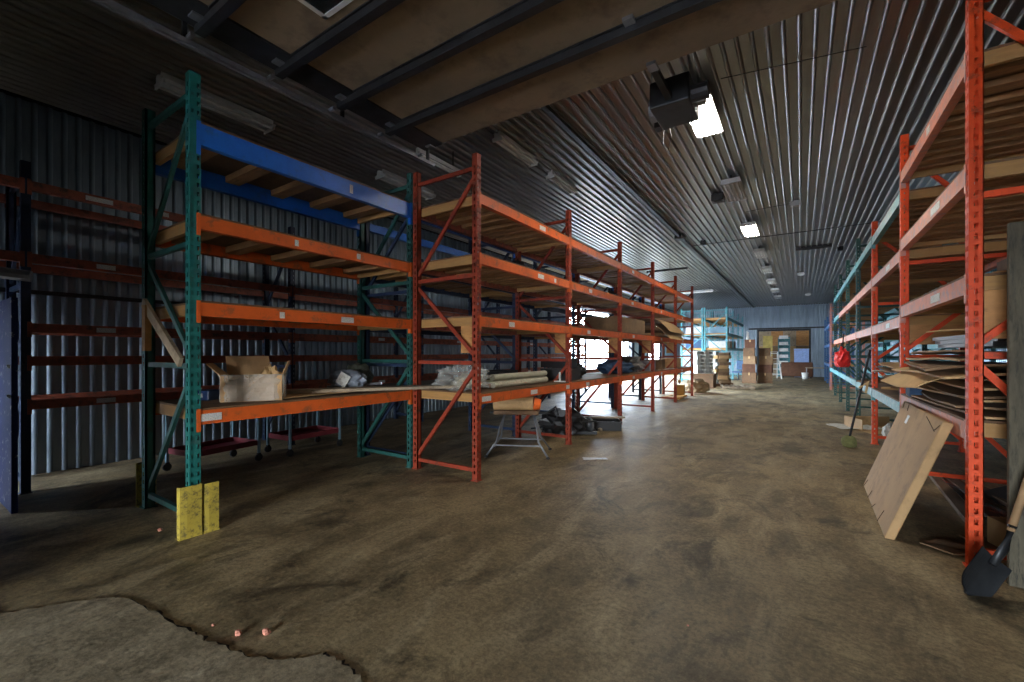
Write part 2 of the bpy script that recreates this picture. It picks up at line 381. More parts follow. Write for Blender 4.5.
def deck(rack, xa, xb, y0, y1, ztop, seed, kind='slats', m=None, w=PW, over=0.0):
    """timber deck that sits on the two beams; seen mostly from below"""
    rr = random.Random(seed); b = MB(); lo, hi = sorted((xa,xb)); lo -= w/2-.047; hi += w/2-.047
    y = y0+.05
    if kind == 'slats':
        while y < y1-.16:
            bw = rr.choice((.09,.14,.14)); dz = rr.uniform(-.004,.004)
            b.box(lo+.01, hi-.01, y, min(y+bw,y1-.05), ztop-.055+dz, ztop-.002+dz*.2); y += bw+rr.uniform(.06,.16)
    elif kind == 'sparse':
        n = 5
        for i in range(n):
            yc = y0+(y1-y0)*(i+.5)/n; b.box(lo+.01, hi-.01, yc-.07, yc+.07, ztop-.07, ztop-.004)
    o = b.build('deck_slats', m or M_WOOD, rack)
    p = MB(); p.box(min(xa,xb)-w/2+.003-over, max(xa,xb)+w/2-.003, y0+.045, y1-.045, ztop+.001, ztop+.018); p.build('deck_panel', M_WOODD, rack)
    for yy in (y0+.045, y1-.085): j = MB(); j.box(lo+.012, hi-.012, yy, yy+.038, ztop-.10, ztop-.001); j.build('end_joist', M_WOODY, rack)

LV = [1.01, 1.93, 2.67, 3.38]
# --- rack A: the teal and blue first bay on the left
A0, A1 = -4.28, -5.30
YA = [1.56, 4.02]
rA = thing('pallet_rack', 'first left pallet rack bay, teal uprights, blue top beams, yellow guard at its foot', 'pallet rack', (A0,YA[0],0)); 
def off(root):   # parts are laid out in world space, the empty sits at the base of its thing
    for c in children(root): c.location = (c.location[0]-root.location[0], c.location[1]-root.location[1], c.location[2]-root.location[2])
upright(rA, A0, A1, YA[0], 3.86, M_TEAL, M_DTEAL, w=.082)
upright(rA, A0, A1, YA[1], 3.86, M_DTEAL)
for z, m, hg, st in ((LV[0], M_ORANGE, .12, ((.05,.16),)), (LV[1], M_ORANGE, .115, ((.30,.05),(.60,.16))), (LV[2], M_ORANGE, .115, ((.36,.04),(.66,.05))), (3.45, M_BLUE, .18, ((.62,.04),))):
    beam(rA, A0, -1, YA[0], YA[1], z, m, hg, st); beam(rA, A1, 1, YA[0], YA[1], z, m, hg)
    deck(rA, A0, A1, YA[0], YA[1], z, int(z*100), 'sparse' if z > 2 else 'slats')
off(rA)
# loose brace plank strapped across the end frame
b = MB(); b.bar((-5.22,1.50,1.98),(-4.36,1.50,1.42), .03, .09); tag(b.build('loose_plank', M_GREYWOOD), 'pale plank slanting across the end of the teal rack frame', 'plank')
b = MB(); b.box(-5.17,-5.09,1.47,1.52,1.52,1.95); tag(b.build('wood_block', M_WOODY), 'short upright wood block beside the rear teal post', 'wood block')
# --- rack A continued behind the red rack, backlit darkness put into the navy posts
ys = [4.02+.10+2.44*i for i in range(6)]
rA2 = thing('pallet_rack', 'dark pallet rack row with blue top beams behind the long red-orange rack', 'pallet rack', (A0-.02,ys[0],0))
for y in ys: upright(rA2, A0-.02, A1-.02, y, 3.7, M_NAVY)
for i in range(5):
    for z, m in ((LV[0], M_WALLRED), (1.93, M_NAVY), (2.67, M_NAVY), (3.42, M_BLUE)):
        if z == 1.93 and i > 1: continue
        beam(rA2, A0-.02, -1, ys[i], ys[i+1], z, m, .14 if z > 3 else .11); beam(rA2, A1-.02, 1, ys[i], ys[i+1], z, m, .12)
        if (i < 2 and z < 3) : deck(rA2, A0-.02, A1-.02, ys[i], ys[i+1], z, int(z*77+i))
off(rA2)
# --- rack B: long red-orange rack
B0, B1 = -3.18, -4.16
YBs = [4.02, 6.45, 8.88, 11.31, 13.74, 16.17]
rB = thing('pallet_rack', 'long red-orange pallet rack left of the aisle with pale timber decks', 'pallet rack', (B0,YBs[0],0))
for i,y in enumerate(YBs): upright(rB, B0, B1, y, 3.84, M_RUSTRED)
rr = random.Random(4)
for i in range(5):
    for k,z in enumerate(LV):
        if k == 1 and i == 4: pass
        st = [(rr.uniform(.28,.34), .13)] if (k != 3 or i == 0 or i == 2) else []
        if k == 0 and i == 0: st = [(.06,.18),(.52,.18),(.96,.12)]
        if k == 3 and i == 0: st = [(.62,.17)]
        if k == 2 and i == 0: st = [(.60,.17),(.78,.06)]
        beam(rB, B0, -1, YBs[i], YBs[i+1], z, M_ORANGE, .115, st); beam(rB, B1, 1, YBs[i], YBs[i+1], z, M_WALLRED, .115)
        deck(rB, B0, B1, YBs[i], YBs[i+1], z, 100+i*10+k)
for y in YBs[:5]:
    b = MB(); b.box(B0-.28,B0-.045,y+.05,y+.068,1.50,1.83); b.build('end_panel', M_PLY, rB)
off(rB)
# --- left wall rack, long dull red beams
W0, W1 = -6.92, -7.72
yw = [.98, 3.9, 6.8, 9.7, 12.6, 15.5]
rW = thing('wall_rack', 'dark shelving with five dull red beams along the left ribbed wall', 'shelving', (W0,yw[0],0))
for y in yw: upright(rW, W0, W1, y, 3.55, M_NAVY)
for i in range(5):
    for k,z in enumerate((.99,1.46,1.82,2.57,3.35)):
        st = [(.22,.17)] if (i == 0 and k != 1) else ([(rr.uniform(.3,.7),.15)] if k in (2,0) else [])
        if i == 0 and k == 4: st = [(.2,.24),(.42,.06),(.58,.1)]
        beam(rW, W0, -1, yw[i], yw[i+1], z, M_WALLRED, .10, st); beam(rW, W1, 1, yw[i], yw[i+1], z, M_WALLRED, .10)
for k,z in enumerate((2.57,3.35)):
    beam(rW, W0, -1, -.2, yw[0], z, M_WALLRED, .10); beam(rW, W1, 1, -.2, yw[0], z, M_WALLRED, .10)
upright(rW, W0, W1, -.2, 3.55, M_NAVY)
off(rW)
# --- far left racks, teal
TY = [24.2, 26.6, 29.0, 31.4]
for nm,(xa,xb),lb in (('a',(-3.12,-4.14),'far teal pallet rack beside the aisle with wood decks near the back wall'),('b',(-5.28,-4.26),'far teal pallet rack behind its twin, nearer the left wall')):
    t = thing('pallet_rack', lb, 'pallet rack', (xa,TY[0],0)); s = 1 if xb > xa else -1
    for y in TY: upright(t, xa, xb, y, 3.84, M_BTEAL)
    for i in range(3):
        for z in (1.75, 2.50, 3.30):
            beam(t, xa, s, TY[i], TY[i+1], z, M_BTEAL, .12); beam(t, xb, -s, TY[i], TY[i+1], z, M_BTEAL, .12); deck(t, xa, xb, TY[i], TY[i+1], z, int(z*50+i), m=M_WOODY)
    off(t)
# --- right rack C
C0, C1 = 1.01, 2.04
CY = [4.32, 6.79, 9.26, 11.72, 14.18, 16.64, 19.10, 21.8]
CH = [4.12, 4.05, 3.66, 3.92, 3.9, 3.9, 3.9, 3.5]
CM = [M_ORANGEP, M_ORANGEP, M_ORANGEP, M_DTEAL, M_DTEAL, M_DTEAL, M_DTEAL, M_FADED]
rC = thing('pallet_rack', 'long pallet rack right of the aisle, bright orange post nearest, dark green posts beyond', 'pallet rack', (C0,CY[0],0))
for y,h,m in zip(CY,CH,CM): upright(rC, C0, C1, y, h, m)
for i in range(7):
    lv = (1.01, 2.04, 2.82, 3.61) if i == 0 else (.91, 1.93, 2.71, 3.40)
    ms = (M_FADED, M_FADED, M_FADED, M_FADED) if i == 0 else (M_BTEAL, M_FADED, M_FADED if i < 5 else M_BTEAL, M_BTEAL)
    for k,z in enumerate(lv):
        if i == 6 and k > 0: continue
        st = [(.35,.3)] if (i < 2 and k in (1,2)) else []
        if i == 0 and k == 3: st = [(.45,.12)]
        beam(rC, C0, 1, CY[i], CY[i+1], z, ms[k], .125, st); beam(rC, C1, -1, CY[i], CY[i+1], z, M_ORANGE if i < 2 else M_BTEAL, .125)
        if not (k == 0 and i > 2): deck(rC, C0, C1, CY[i], CY[i+1], z, 300+i*10+k, m=M_WOOD)
for y,m in ((CY[0]+.10, M_PLY), (CY[1]+.10, M_PLY)):
    b = MB(); b.box(C0+.045, C1-.12, y-.04, y-.022, 1.60, 2.03); b.build('end_panel', m, rC)
off(rC)
# row behind C
G0, G1 = 2.28, 3.28
GY = [5.4, 7.9, 10.4, 12.9, 15.4, 17.9, 20.4]
rG = thing('pallet_rack', 'blue-teal pallet rack row half hidden behind the right-hand rack', 'pallet rack', (G0,GY[0],0))
for y in GY: upright(rG, G0, G1, y, 3.6, M_BTEAL)
for i in range(6):
    for z in (.8, 1.7, 2.6, 3.3):
        beam(rG, G0, 1, GY[i], GY[i+1], z, M_BTEAL, .11); beam(rG, G1, -1, GY[i], GY[i+1], z, M_BTEAL, .11)
        if i < 3: deck(rG, G0, G1, GY[i], GY[i+1], z, 500+i*10+int(z*3))
off(rG)
# far right blue rack
M_HBLUE = mat('muted_blue_paint', (.03,.12,.30), .5, 0, .25, 5)
rH = thing('pallet_rack', 'blue rack in the far right corner beyond the faded red post', 'pallet rack', (1.1,24.2,0))
for y in (24.2,26.7,29.2): upright(rH, 1.1, 2.1, y, 3.3, M_HBLUE)
for i,y in enumerate((24.2,26.7)):
    for z in (1.0,1.9,2.8): beam(rH, 1.1, 1, y, y+2.5, z, M_HBLUE, .12); beam(rH, 2.1, -1, y, y+2.5, z, M_HBLUE, .12); deck(rH, 1.1, 2.1, y, y+2.5, z, 700+i+int(z*9))
off(rH)

# ------------------------------------------------------------------ post guards
def guard(label, x, y, wdt, hgt, rz=0):
    b = MB(); q = wdt/2
    outer = [(-q,-.015),(-q+.008,-.052),(-q*.35,-.058),(q-.008,-.058),(q,-.02)]
    inner = [(px*.93, py+.008) for px,py in outer[::-1]]
    b.prism(outer+inner, 0, hgt)
    b.box(-q, q, -.06, .02, 0, .008)
    o = b.build('post_guard', M_YELLOW); o.location = (x,y,0); o.rotation_euler = (0,0,rz)
    return tag(o, label, 'post guard', None)
guard('worn yellow steel guard at the near teal post, wider left one of two', -4.18, 1.49, .168, .42, PI/2)
guard('worn yellow steel guard at the near teal post, narrower right one of two', -4.18, 1.640, .120, .41, PI/2)
guard('thin yellow guard at the foot of the rear teal post', -5.375, 1.57, .16, .42, -PI/2)
# ------------------------------------------------------------------ rubble
def rock(name, label, x, y, s, seed, m=M_RUBBLE, group='brick crumbs on the floor', z=0):
    rr = random.Random(seed); b = MB(); n = 7; vs = []
    for j in range(4):
        for k in range(n):
            a = 2*PI*k/n; rad = s*(.6,1,.85,.35)[j]*rr.uniform(.75,1.2); vs.append((math.cos(a)*rad, math.sin(a)*rad*.8, s*(0,.3,.8,1.1)[j]))
    fs = [(j*n+k, j*n+(k+1)%n, (j+1)*n+(k+1)%n, (j+1)*n+k) for j in range(3) for k in range(n)]; fs += [tuple(range(n))[::-1], tuple(3*n+k for k in range(n))]
    b.add(vs, fs); o = b.build(name, m); o.location = (x,y,z); return tag(o, label, 'rubble', group)
for (px,py,s,lb) in ((238,635,.024,'pinkish brick chip on the floor, left one of the pair by the crack'),(266,634,.026,'pinkish brick chip on the floor, right one of the pair by the crack'),
    (213,626,.010,'tiny orange crumb just left of the two brick chips'),(160,531,.022,'reddish crumb left of the yellow post guards'),(212,528,.016,'small pale crumb right of the yellow post guards'),(688,626,.007,'tiny pale crumb alone in the middle of the floor')):
    x,y = at(px,py,0); rock('brick_chip', lb, x, y, s, px, z=.0)

# ------------------------------------------------------------------ overhead door
ZD = 4.02; DX0, DX1 = -3.58, 1.42; DY1 = 3.88
door = thing('overhead_door', 'open sectional overhead door with tan panels lying under the dark ceiling', 'garage door', ((DX0+DX1)/2, DY1, ZD))
yy = DY1; pan = []
for i in range(6):
    b = MB(); y1 = yy-.006; y0 = yy-.60
    b.box(DX0, DX1, y0, y1, ZD, ZD+.045)
    p = b.build('door_section', M_DOORTAN, door)
    s = MB(); s.box(DX0-.30, DX0-.005, y0, y1, ZD-.015, ZD+.045); s.box(DX1+.005, DX1+.30, y0, y1, ZD-.015, ZD+.045)
    s.build('end_stile', M_DARKSTEEL, p)
    if i < 5:
        q = MB(); q.box(DX0-.28, DX1+.28, y0-.035, y0+.035, ZD-.075, ZD-.002); q.box(DX0-.28, DX1+.28, y0-.05, y0+.05, ZD-.012, ZD-.001); q.build('strut', M_DARKSTEEL, p)
    for hx in (-1.08, DX0-.16, DX1+.16): hh = MB(); hh.box(hx-.04, hx+.04, y1-.09, y1+.02, ZD-.03, ZD-.001); hh.build('hinge', M_STEEL, p)
    if i == 3:
        f = MB(); wx0, wx1, wy0, wy1 = -2.98, -2.36, y0+.13, y1-.10
        f.box(wx0, wx1, wy0, wy0+.035, ZD-.012, ZD-.001); f.box(wx0, wx1, wy1-.035, wy1, ZD-.012, ZD-.001); f.box(wx0, wx0+.035, wy0, wy1, ZD-.012, ZD-.001); f.box(wx1-.035, wx1, wy0, wy1, ZD-.012, ZD-.001)
        f.build('window_frame', M_WHITE, p)
        g = MB(); g.box(wx0+.035, wx1-.035, wy0+.035, wy1-.035, ZD-.006, ZD-.001); g.build('window_pane', mat('dark_glass', (.015,.02,.022), .1, 0, .1, 2), p)
    yy -= .61
off(door)
def track(x, lb):
    t = thing('door_track', lb, 'door track', (x,-.2,0))
    b = MB(); pts = [(0,.05,.02),(0,.05,3.2)]; 
    for k in range(1,7): a = k/6*PI/2; pts.append((0, .05+(1-math.cos(a))*.72, 3.2+math.sin(a)*.72))
    pts.append((0, 4.35, 3.95))
    for i in range(len(pts)-1): 
        b.bar(pts[i], pts[i+1], .055, .012, (0,0,1)); 
    for sx in (-.027,.027):
        for i in range(len(pts)-1):
            p, q = Vector(pts[i])+Vector((sx,0,0)), Vector(pts[i+1])+Vector((sx,0,0)); b.bar(p, q, .004, .04)
    b.build('rail', M_STEEL, t)
    for y in (1.6, 3.0, 4.25): h = MB(); h.box(-.015,.015,y-.015,y+.015,3.95,ZC); h.build('hanger', M_DARKSTEEL, t)
    for i in range(6): rl = MB(); rl.tube([(.02 if x < 0 else -.02, DY1+.2-.02-.61*i, ZD-.06),(.10 if x < 0 else -.10, DY1+.2-.02-.61*i, ZD-.06)], .02, 8); rl.build('roller', M_STEEL, t)
    return t
track(DX0-.42, 'galvanised left track holding the open overhead door'); track(DX1+.42, 'galvanised right track holding the open overhead door')
# opener
op = thing('door_opener', 'dark motor opener hanging from the ceiling beside the bright lamp', 'door opener', (-1.14,4.9,ZC))
b = MB(); b.box(-.20,.20,-.26,.26,-.50,-.22); b.build('motor_box', M_DARKSTEEL, op, .015)
b = MB(); b.tube([(.2,-.12,-.40),(.36,-.12,-.40)], .085, 12); b.build('motor', M_BLACK, op)
b = MB(); b.box(-.03,.03,-1.75,-.26,-.46,-.40); b.build('rail', M_DARKSTEEL, op)
b = MB(); b.tube([(-.27,.05,-.36),(-.20,.05,-.36)], .12, 14); b.build('chain_wheel', M_STEEL, op); b = MB(); b.tube([(.20,.15,-.30),(.28,.15,-.30)], .09, 14); b.build('chain_wheel', M_STEEL, op)
b = MB()
for sx in (-.18,.18):
    for sy in (-.24,.24): b.bar((sx,sy,0),(sx,sy,-.22),.03,.004)
    b.bar((sx,-.24,-.02),(sx,.24,-.21),.03,.004)
b.build('hanger', M_STEEL, op)
b = MB(); b.box(-.30,-.10,.27,.40,-.44,-.27); b.box(.02,.16,.27,.36,-.40,-.30); b.build('control_box', M_BLACK, op, .01)
b = MB(); b.tube([(-.2,.33,-.44),(-.22,.35,-.62),(-.16,.36,-.70),(-.12,.33,-.55),(-.14,.32,-.44)], .006, 6); b.tube([(.1,.3,-.4),(.14,.2,-.58),(.17,.0,-.52)], .006, 6); b.build('cord', M_BLACK, op)

# ------------------------------------------------------------------ ceiling lamps
M_TUBE = emit('glowing_tubes', (1.0,.95,.86), 115.0)
M_TUBE2 = emit('glowing_tubes_warm', (1.0,.94,.82), 115.0)
M_TUBEOFF = mat('unlit_tubes', (.75,.75,.72), .4)
def highbay(y, lb, lit):
    t = thing('ceiling_lamp', lb, 'ceiling lamp', (-1.02,y,ZC), 0, 'tube lamps down the middle of the ceiling')
    b = MB(); b.box(-.14,.14,-.52,.52,-.10,-.05)
    b.prism([(-.14,-.05),(-.17,-.13),(-.162,-.133),(-.13,-.06)], -.52, .52, Matrix(((1,0,0,0),(0,0,1,0),(0,1,0,0),(0,0,0,1))))
    b.prism([(.14,-.05),(.17,-.13),(.162,-.133),(.13,-.06)], -.52, .52, Matrix(((1,0,0,0),(0,0,1,0),(0,1,0,0),(0,0,0,1))))
    b.box(-.15,.15,-.54,-.515,-.13,-.05); b.box(-.15,.15,.515,.54,-.13,-.05)
    b.build('reflector', M_WHITE, t)
    for sx in (-.10,-.033,.033,.10):
        q = MB(); q.smooth = False; q.tube([(sx,-.50,-.125),(sx,.50,-.125)], .017, 8); q.build('tube', lit or M_TUBEOFF, t)
    for sy in (-.45,.45): h = MB(); h.box(-.01,.01,sy-.01,sy+.01,-.05,.03); h.build('hanger', M_DARKSTEEL, t)
pos = ['nearest the overhead door, brightly lit', 'second one out from the overhead door, unlit', 'third one out, brightly lit', 'fourth one out, unlit', 'fifth one out, unlit', 'sixth one out, unlit', 'seventh one out, unlit', 'farthest one of the row, unlit']
for i in range(8):
    highbay(5.85+3.05*i, 'tube lamp in the middle ceiling row, '+pos[i], M_TUBE if i == 0 else (M_TUBE2 if i == 2 else None))
def strip(x, y, lb, L=1.22, dz=.0, m=M_TUBEOFF, w=.12, along='y', grp='unlit strip lamps over the left racks'):
    t = thing('strip_lamp', lb, 'strip lamp', (x,y,ZC-dz+(.0 if dz else .004)), 0 if along == 'y' else PI/2, grp)
    b = MB(); b.box(-w/2,w/2,-L/2,L/2,-.06,.0 if dz else .025); b.box(-w*.9,w*.9,-L/2,L/2,-.068,-.055); b.build('housing', M_WHITE, t)
    for sx in (-w*.45, w*.45): q = MB(); q.tube([(sx,-L/2+.02,-.088),(sx,L/2-.02,-.088)], .016, 8); q.build('tube', m, t)
    for sy in (-L/2+.012, L/2-.012): q = MB(); q.box(-w*.8,w*.8,sy-.01,sy+.01,-.11,-.055); q.build('lamp_holder', M_WHITE, t)
    if dz:
        for sy in (-L/2+.15, L/2-.15): h = MB(); h.box(-.006,.006,sy-.006,sy+.006,0,dz+.02); h.build('hanger', M_DARKSTEEL, t)
    return t
strip(-5.95, 2.45, 'long unlit strip lamp above and behind the first teal bay', 1.22, w=.16)
strip(-5.95, 5.5, 'unlit strip lamp seen over the joint between teal and red racks', 1.22, w=.16)
strip(-5.95, 8.55, 'unlit strip lamp over the wall aisle behind the red rack', 1.22, w=.16)
strip(-3.55, 5.45, 'unlit strip lamp over the red rack, nearer of two in line', 1.0, w=.1)
strip(-3.55, 6.95, 'unlit strip lamp over the red rack, farther of two in line', .9, w=.1)
strip(-4.45, 4.75, 'thin strip lamp hung just above the corner of the red rack', .9, .22, w=.05)
strip(-4.2, 22.0, 'pale strip lamp set crosswise far down the left side', 1.6, .12, along='x')
# suspended channel
t = thing('hanging_channel', 'dark steel channel hung crosswise above the far end of red rack', 'ceiling bracket', (-3.55,14.6,ZC))
b = MB(); b.box(-.75,.55,-.03,.03,-.40,-.34); b.build('channel', M_DARKSTEEL, t)
b = MB(); b.box(-.008,.008,-.008,.008,-.34,0); b.build('hanger', M_DARKSTEEL, t)
# conduits
def conduit(lb, pts, r=.014, m=M_DARKSTEEL):
    b = MB(); b.tube(pts, r, 8); return tag(b.build('conduit', m), lb, 'conduit')
b = MB(); b.box(-2.68,-2.61,4.4,YB-.02,ZC-.05,ZC-.002)
tag(b.build('cable_channel', M_DARKSTEEL), 'dark channel running the length of the ceiling left of the lamps', 'cable tray')
conduit('thin conduit crossing the ceiling beyond the second lit lamp', [(-2.6,13.25,ZC-.004),(4.2,13.25,ZC-.004)], .009)
conduit('thin wire across the ceiling to the small white detector', [(-1.0,10.7,ZC-.003),(-.1,10.6,ZC-.003)], .006)
conduit('thin wire across the ceiling right of the nearest lamp', [(-.75,5.35,ZC-.003),(.55,5.6,ZC-.003)], .005)
def ceilbox(x,y,sx,sy,sz,m,lb,nm='junction_box',cat='junction box'):
    b = MB(); b.box(-sx/2,sx/2,-sy/2,sy/2,-sz,.03); b.box(-sx*.3,sx*.3,-sy*.3,sy*.3,-sz-.012,-sz); o = b.build(nm, m, None, .006); o.location = (x,y,ZC-.001); return tag(o, lb, cat)
ceilbox(-.10,10.6,.16,.14,.07,M_WHITE,'small white detector with dark base on the ceiling right of the lamps','detector','detector')
ceilbox(.30,15.3,.86,.12,.06,M_BLACK,'long black slot vent on the ceiling right of the lamps','slot_vent','vent')
ceilbox(.95,15.9,.14,.2,.08,M_BLACK,'small black box on the ceiling just right of the slot vent')
ceilbox(1.7,16.2,.3,.2,.09,M_DARKSTEEL,'dark box on the ceiling above the right rack')
ceilbox(-2.25,12.9,.12,.12,.09,M_DARKSTEEL,'dark round box on the ceiling left of the second lit lamp')
ceilbox(.0,20.2,.22,.2,.07,M_WHITE,'small white ceiling detector far down the aisle, nearer one','detector','detector')
ceilbox(.3,27.5,.24,.2,.07,M_WHITE,'small white ceiling detector close to the back wall','detector','detector')
ceilbox(-2.66,12.0,.22,.3,.08,M_DARKSTEEL,'dark junction box on the long ceiling channel')
ceilbox(-1.35,9.3,.22,.22,.12,M_BLACK,'black ballast box on the ceiling beside the second lamp')

# ------------------------------------------------------------------ blue door leaf at left
t = thing('steel_door_leaf', 'scuffed dark blue steel door leaf standing open at far left', 'door', (-6.12,.80,0))
b = MB(); b.box(-.80,0,-.022,.022,0,2.02); b.build('leaf', M_NAVYDOOR, t, .004)
b = MB(); 
for z,w in ((1.37,.07),(1.09,.085)): b.box(-.10,-.10+w,-.034,-.022,z-.010,z+.012); b.tube([(-.06,-.030,z+.005),(-.03,-.034,z+.012)], .012, 6)
b.build('hinge_plate', M_WHITEP, t)
b = MB(); b.tube([(-6.72,YF+.01,2.36),(-6.28,.93,2.25)], [.07,.055], 10); tag(b.build('grey_pipe', M_STEEL), 'grey pipe end above the blue door leaf', 'pipe')

# ------------------------------------------------------------------ goods
def sheet(name, lb, cat, loc, sx, sy, m, th=.006, warp=.03, rz=0, rx=0, ry=0, seed=0, group=None, n=8, droop=0):
    rr = random.Random(seed); a = rr.uniform(0,6); c = rr.uniform(0,6); b = MB()
    vs = []
    for j in range(n+1):
        for i in range(n+1):
            u, v = i/n-.5, j/n-.5
            z = warp*(math.sin(u*4+a)*math.cos(v*3+c)+.4*math.sin(u*9+v*7+c)) - droop*max(0, -u-.12)**1.5
            vs.append((u*sx, v*sy, z))
    q = len(vs); N = n+1; vs += [(x,y,z+th) for x,y,z in vs]
    fs = []
    for j in range(n):
        for i in range(n):
            k = j*N+i; fs.append((k,k+N,k+N+1,k+1)); fs.append((q+k,q+k+1,q+k+N+1,q+k+N))
    for i in range(n):
        fs.append((i,i+1,q+i+1,q+i)); k = n*N+i; fs.append((k+1,k,q+k,q+k+1))
        k = i*N; fs.append((k+N,k,q+k,q+k+N)); k = i*N+n; fs.append((k,k+N,q+k+N,q+k))
    b.add(vs, fs); b.smooth = False
    o = b.build(name, m); o.location = loc; o.rotation_euler = (rx,ry,rz)
    return tag(o, lb, cat, group)
def blob(name, lb, cat, loc, s, m, seed=0, rz=0, amp=.25, group=None, sub=3, freq=3.0, parent=None):
    import bmesh
    bm = bmesh.new(); bmesh.ops.create_icosphere(bm, subdivisions=sub, radius=1)
    from mathutils import noise
    for v in bm.verts:
        d = 1+amp*noise.noise(v.co*freq+Vector((seed*3.1,seed,0)))+amp*.6*noise.noise(v.co*freq*2.4+Vector((seed,0,seed*2)))
        v.co = v.co*d; v.co.x *= s[0]; v.co.y *= s[1]; v.co.z *= s[2]
        if v.co.z < -s[2]*.72: v.co.z = -s[2]*.72
        v.co.z += s[2]*.72
    me = bpy.data.meshes.new(name); bm.to_mesh(me); bm.free(); me.materials.append(m)
    o = bpy.data.objects.new(name, me); COL.objects.link(o); o.location = loc; o.rotation_euler = (0,0,rz)
    if parent: o.parent = parent
    if lb: tag(o, lb, cat, group)
    return o
def carton(lb, loc, sx, sy, sz, rz=0, m=M_CARD, group=None, tape=True, cat='cardboard box'):
    t = thing('cardboard_box', lb, cat, loc, rz, group)
    b = MB(); b.box(-sx/2,sx/2,-sy/2,sy/2,0,sz); b.build('carton_body', m, t, .006)
    if tape:
        b = MB(); b.box(-.03,.03,-sy/2-.001,sy/2+.001,sz-.12 if sz>.2 else 0,sz+.0015); b.build('tape', M_CARDY, t)
    return t
# open box in plastic on the teal rack
zs = LV[0]+.0195
t = thing('cardboard_box', 'open cardboard box with raised flaps in clear plastic, on the teal rack', 'cardboard box', (-4.58,2.20,zs), .98)
w_, d_, h_ = .52, .32, .25
b = MB(); q = .008
b.box(-w_/2,w_/2,-d_/2,-d_/2+q,0,h_); b.box(-w_/2,w_/2,d_/2-q,d_/2,0,h_); b.box(-w_/2,-w_/2+q,-d_/2+q,d_/2-q,0,h_); b.box(w_/2-q,w_/2,-d_/2+q,d_/2-q,0,h_); b.box(-w_/2+q,w_/2-q,-d_/2+q,d_/2-q,.001,q)
b.build('carton_body', M_CARD, t)
def flap(p0, p1, out, ln, shr=.0):
    p0 = Vector(p0); p1 = Vector(p1); o_ = Vector(out).normalized()*ln; e = (p1-p0)*shr; nn = (p1-p0).cross(o_).normalized()*.007
    vs = [p0,p1,p1+o_-e,p0+o_+e]; vs += [v+nn for v in vs]; b = MB(); b.add(vs, [(3,2,1,0),(4,5,6,7),(0,1,5,4),(1,2,6,5),(2,3,7,6),(3,0,4,7)])
    b.build('flap', M_CARD, t)
flap((-w_/2,d_/2-.01,h_),(w_/2-.12,d_/2-.01,h_),(-.15,.10,1),.19,.02)
flap((-w_/2,-d_/2,h_),(-w_/2,d_/2,h_),(-.8,0,.75),.17,.08)
flap((w_/2,d_/2,h_),(w_/2,-d_/2,h_),(.35,.1,.9),.15,.12)
flap((w_/2-.02,-d_/2+.01,h_),(-w_/2+.1,-d_/2+.01,h_),(0,.75,-.12),.15,.04)
o = blob('paper_filling', None, None, (.14,.02,.08), (.10,.10,.15), M_CARDY, 5, amp=.45, parent=t, sub=3)
import bmesh
# plastic film around the box body
fb = MB(); n = 26; rings = 7; rr = random.Random(9); vs = []
for j in range(rings):
    z = .003+j/(rings-1)*(h_+.01)
    for k in range(n):
        a = 2*PI*k/n; c, s = math.cos(a), math.sin(a); mxx = max(abs(c)/(w_/2), abs(s)/(d_/2)); x, y = c/mxx, s/mxx
        x += c*rr.uniform(.008,.028); y += s*rr.uniform(.008,.028); vs.append((x,y,z))
fb.add(vs, [(j*n+k, j*n+(k+1)%n, (j+1)*n+(k+1)%n, (j+1)*n+k) for j in range(rings-1) for k in range(n)])
fb.build('plastic_wrap', M_FILM2, t)
# flattened cardboard under it, small blue case
sheet('cardboard_sheet', 'flat cardboard sheet under the open box on the teal rack', 'cardboard', (-4.66,3.0,zs+.012), .62, 1.5, M_CARD, .006, .006, seed=2, rz=.05)
b = MB(); b.box(-.13,.13,-.09,.09,0,.10); o = b.build('small_case', mat('navy_plastic', (.015,.04,.13), .4, 0, .1, 5), None, .01); o.location = (-5.02,1.92,zs); o.rotation_euler = (0,0,.5); tag(o, 'small navy blue case left of the open cardboard box', 'case')
b = MB(); b.box(-.07,.07,-.0915,-.0905,.03,.07); b.build('label_sticker', M_STICK, o)
# plank bridging the two racks
b = MB(); b.bar((-4.86,2.55,zs+.040),(-3.50,4.72,zs+.040), .26, .035); tag(b.build('long_plank', M_GREYWOOD), 'long grey plank bridging the teal rack and the red rack', 'plank')
b = MB(); b.bar((-5.02,2.9,zs+.02),(-4.45,3.88,zs+.02), .2, .02); tag(b.build('short_plank', M_WOODY), 'shorter yellow plank lying behind the long grey plank', 'plank')
# grey bundle with white tag
t = thing('wrapped_bundle', 'grey wrapped bundle with a white paper tag on the teal rack', 'bundle', (-4.78,3.42,zs+.04), .3)
blob('wrap', None, None, (0,0,0), (.25,.16,.13), M_GREYBAG, 7, parent=t, amp=.3)
b = MB(); b.box(-.075,.075,-.003,0,0,.15,Matrix.Translation((.03,-.185,.04)) @ Matrix.Rotation(.45,4,'Y') @ Matrix.Rotation(-.25,4,'X')); b.build('paper_tag', M_WHITEP, t)
blob('canvas_sack', 'olive grey sack beside the grey wrapped bundle', 'sack', (-4.98,3.85-.12,zs+.04), (.20,.15,.17), mat('olive_canvas',(.15,.17,.13),.8,0,.3,8), 8, amp=.3)
b = MB(); b.tube([(-5.1,3.35,zs+.03),(-4.5,3.72,zs+.08)], .02, 8); tag(b.build('steel_rod', M_STEEL), 'thin steel rod beside the sack on the teal rack', 'rod')
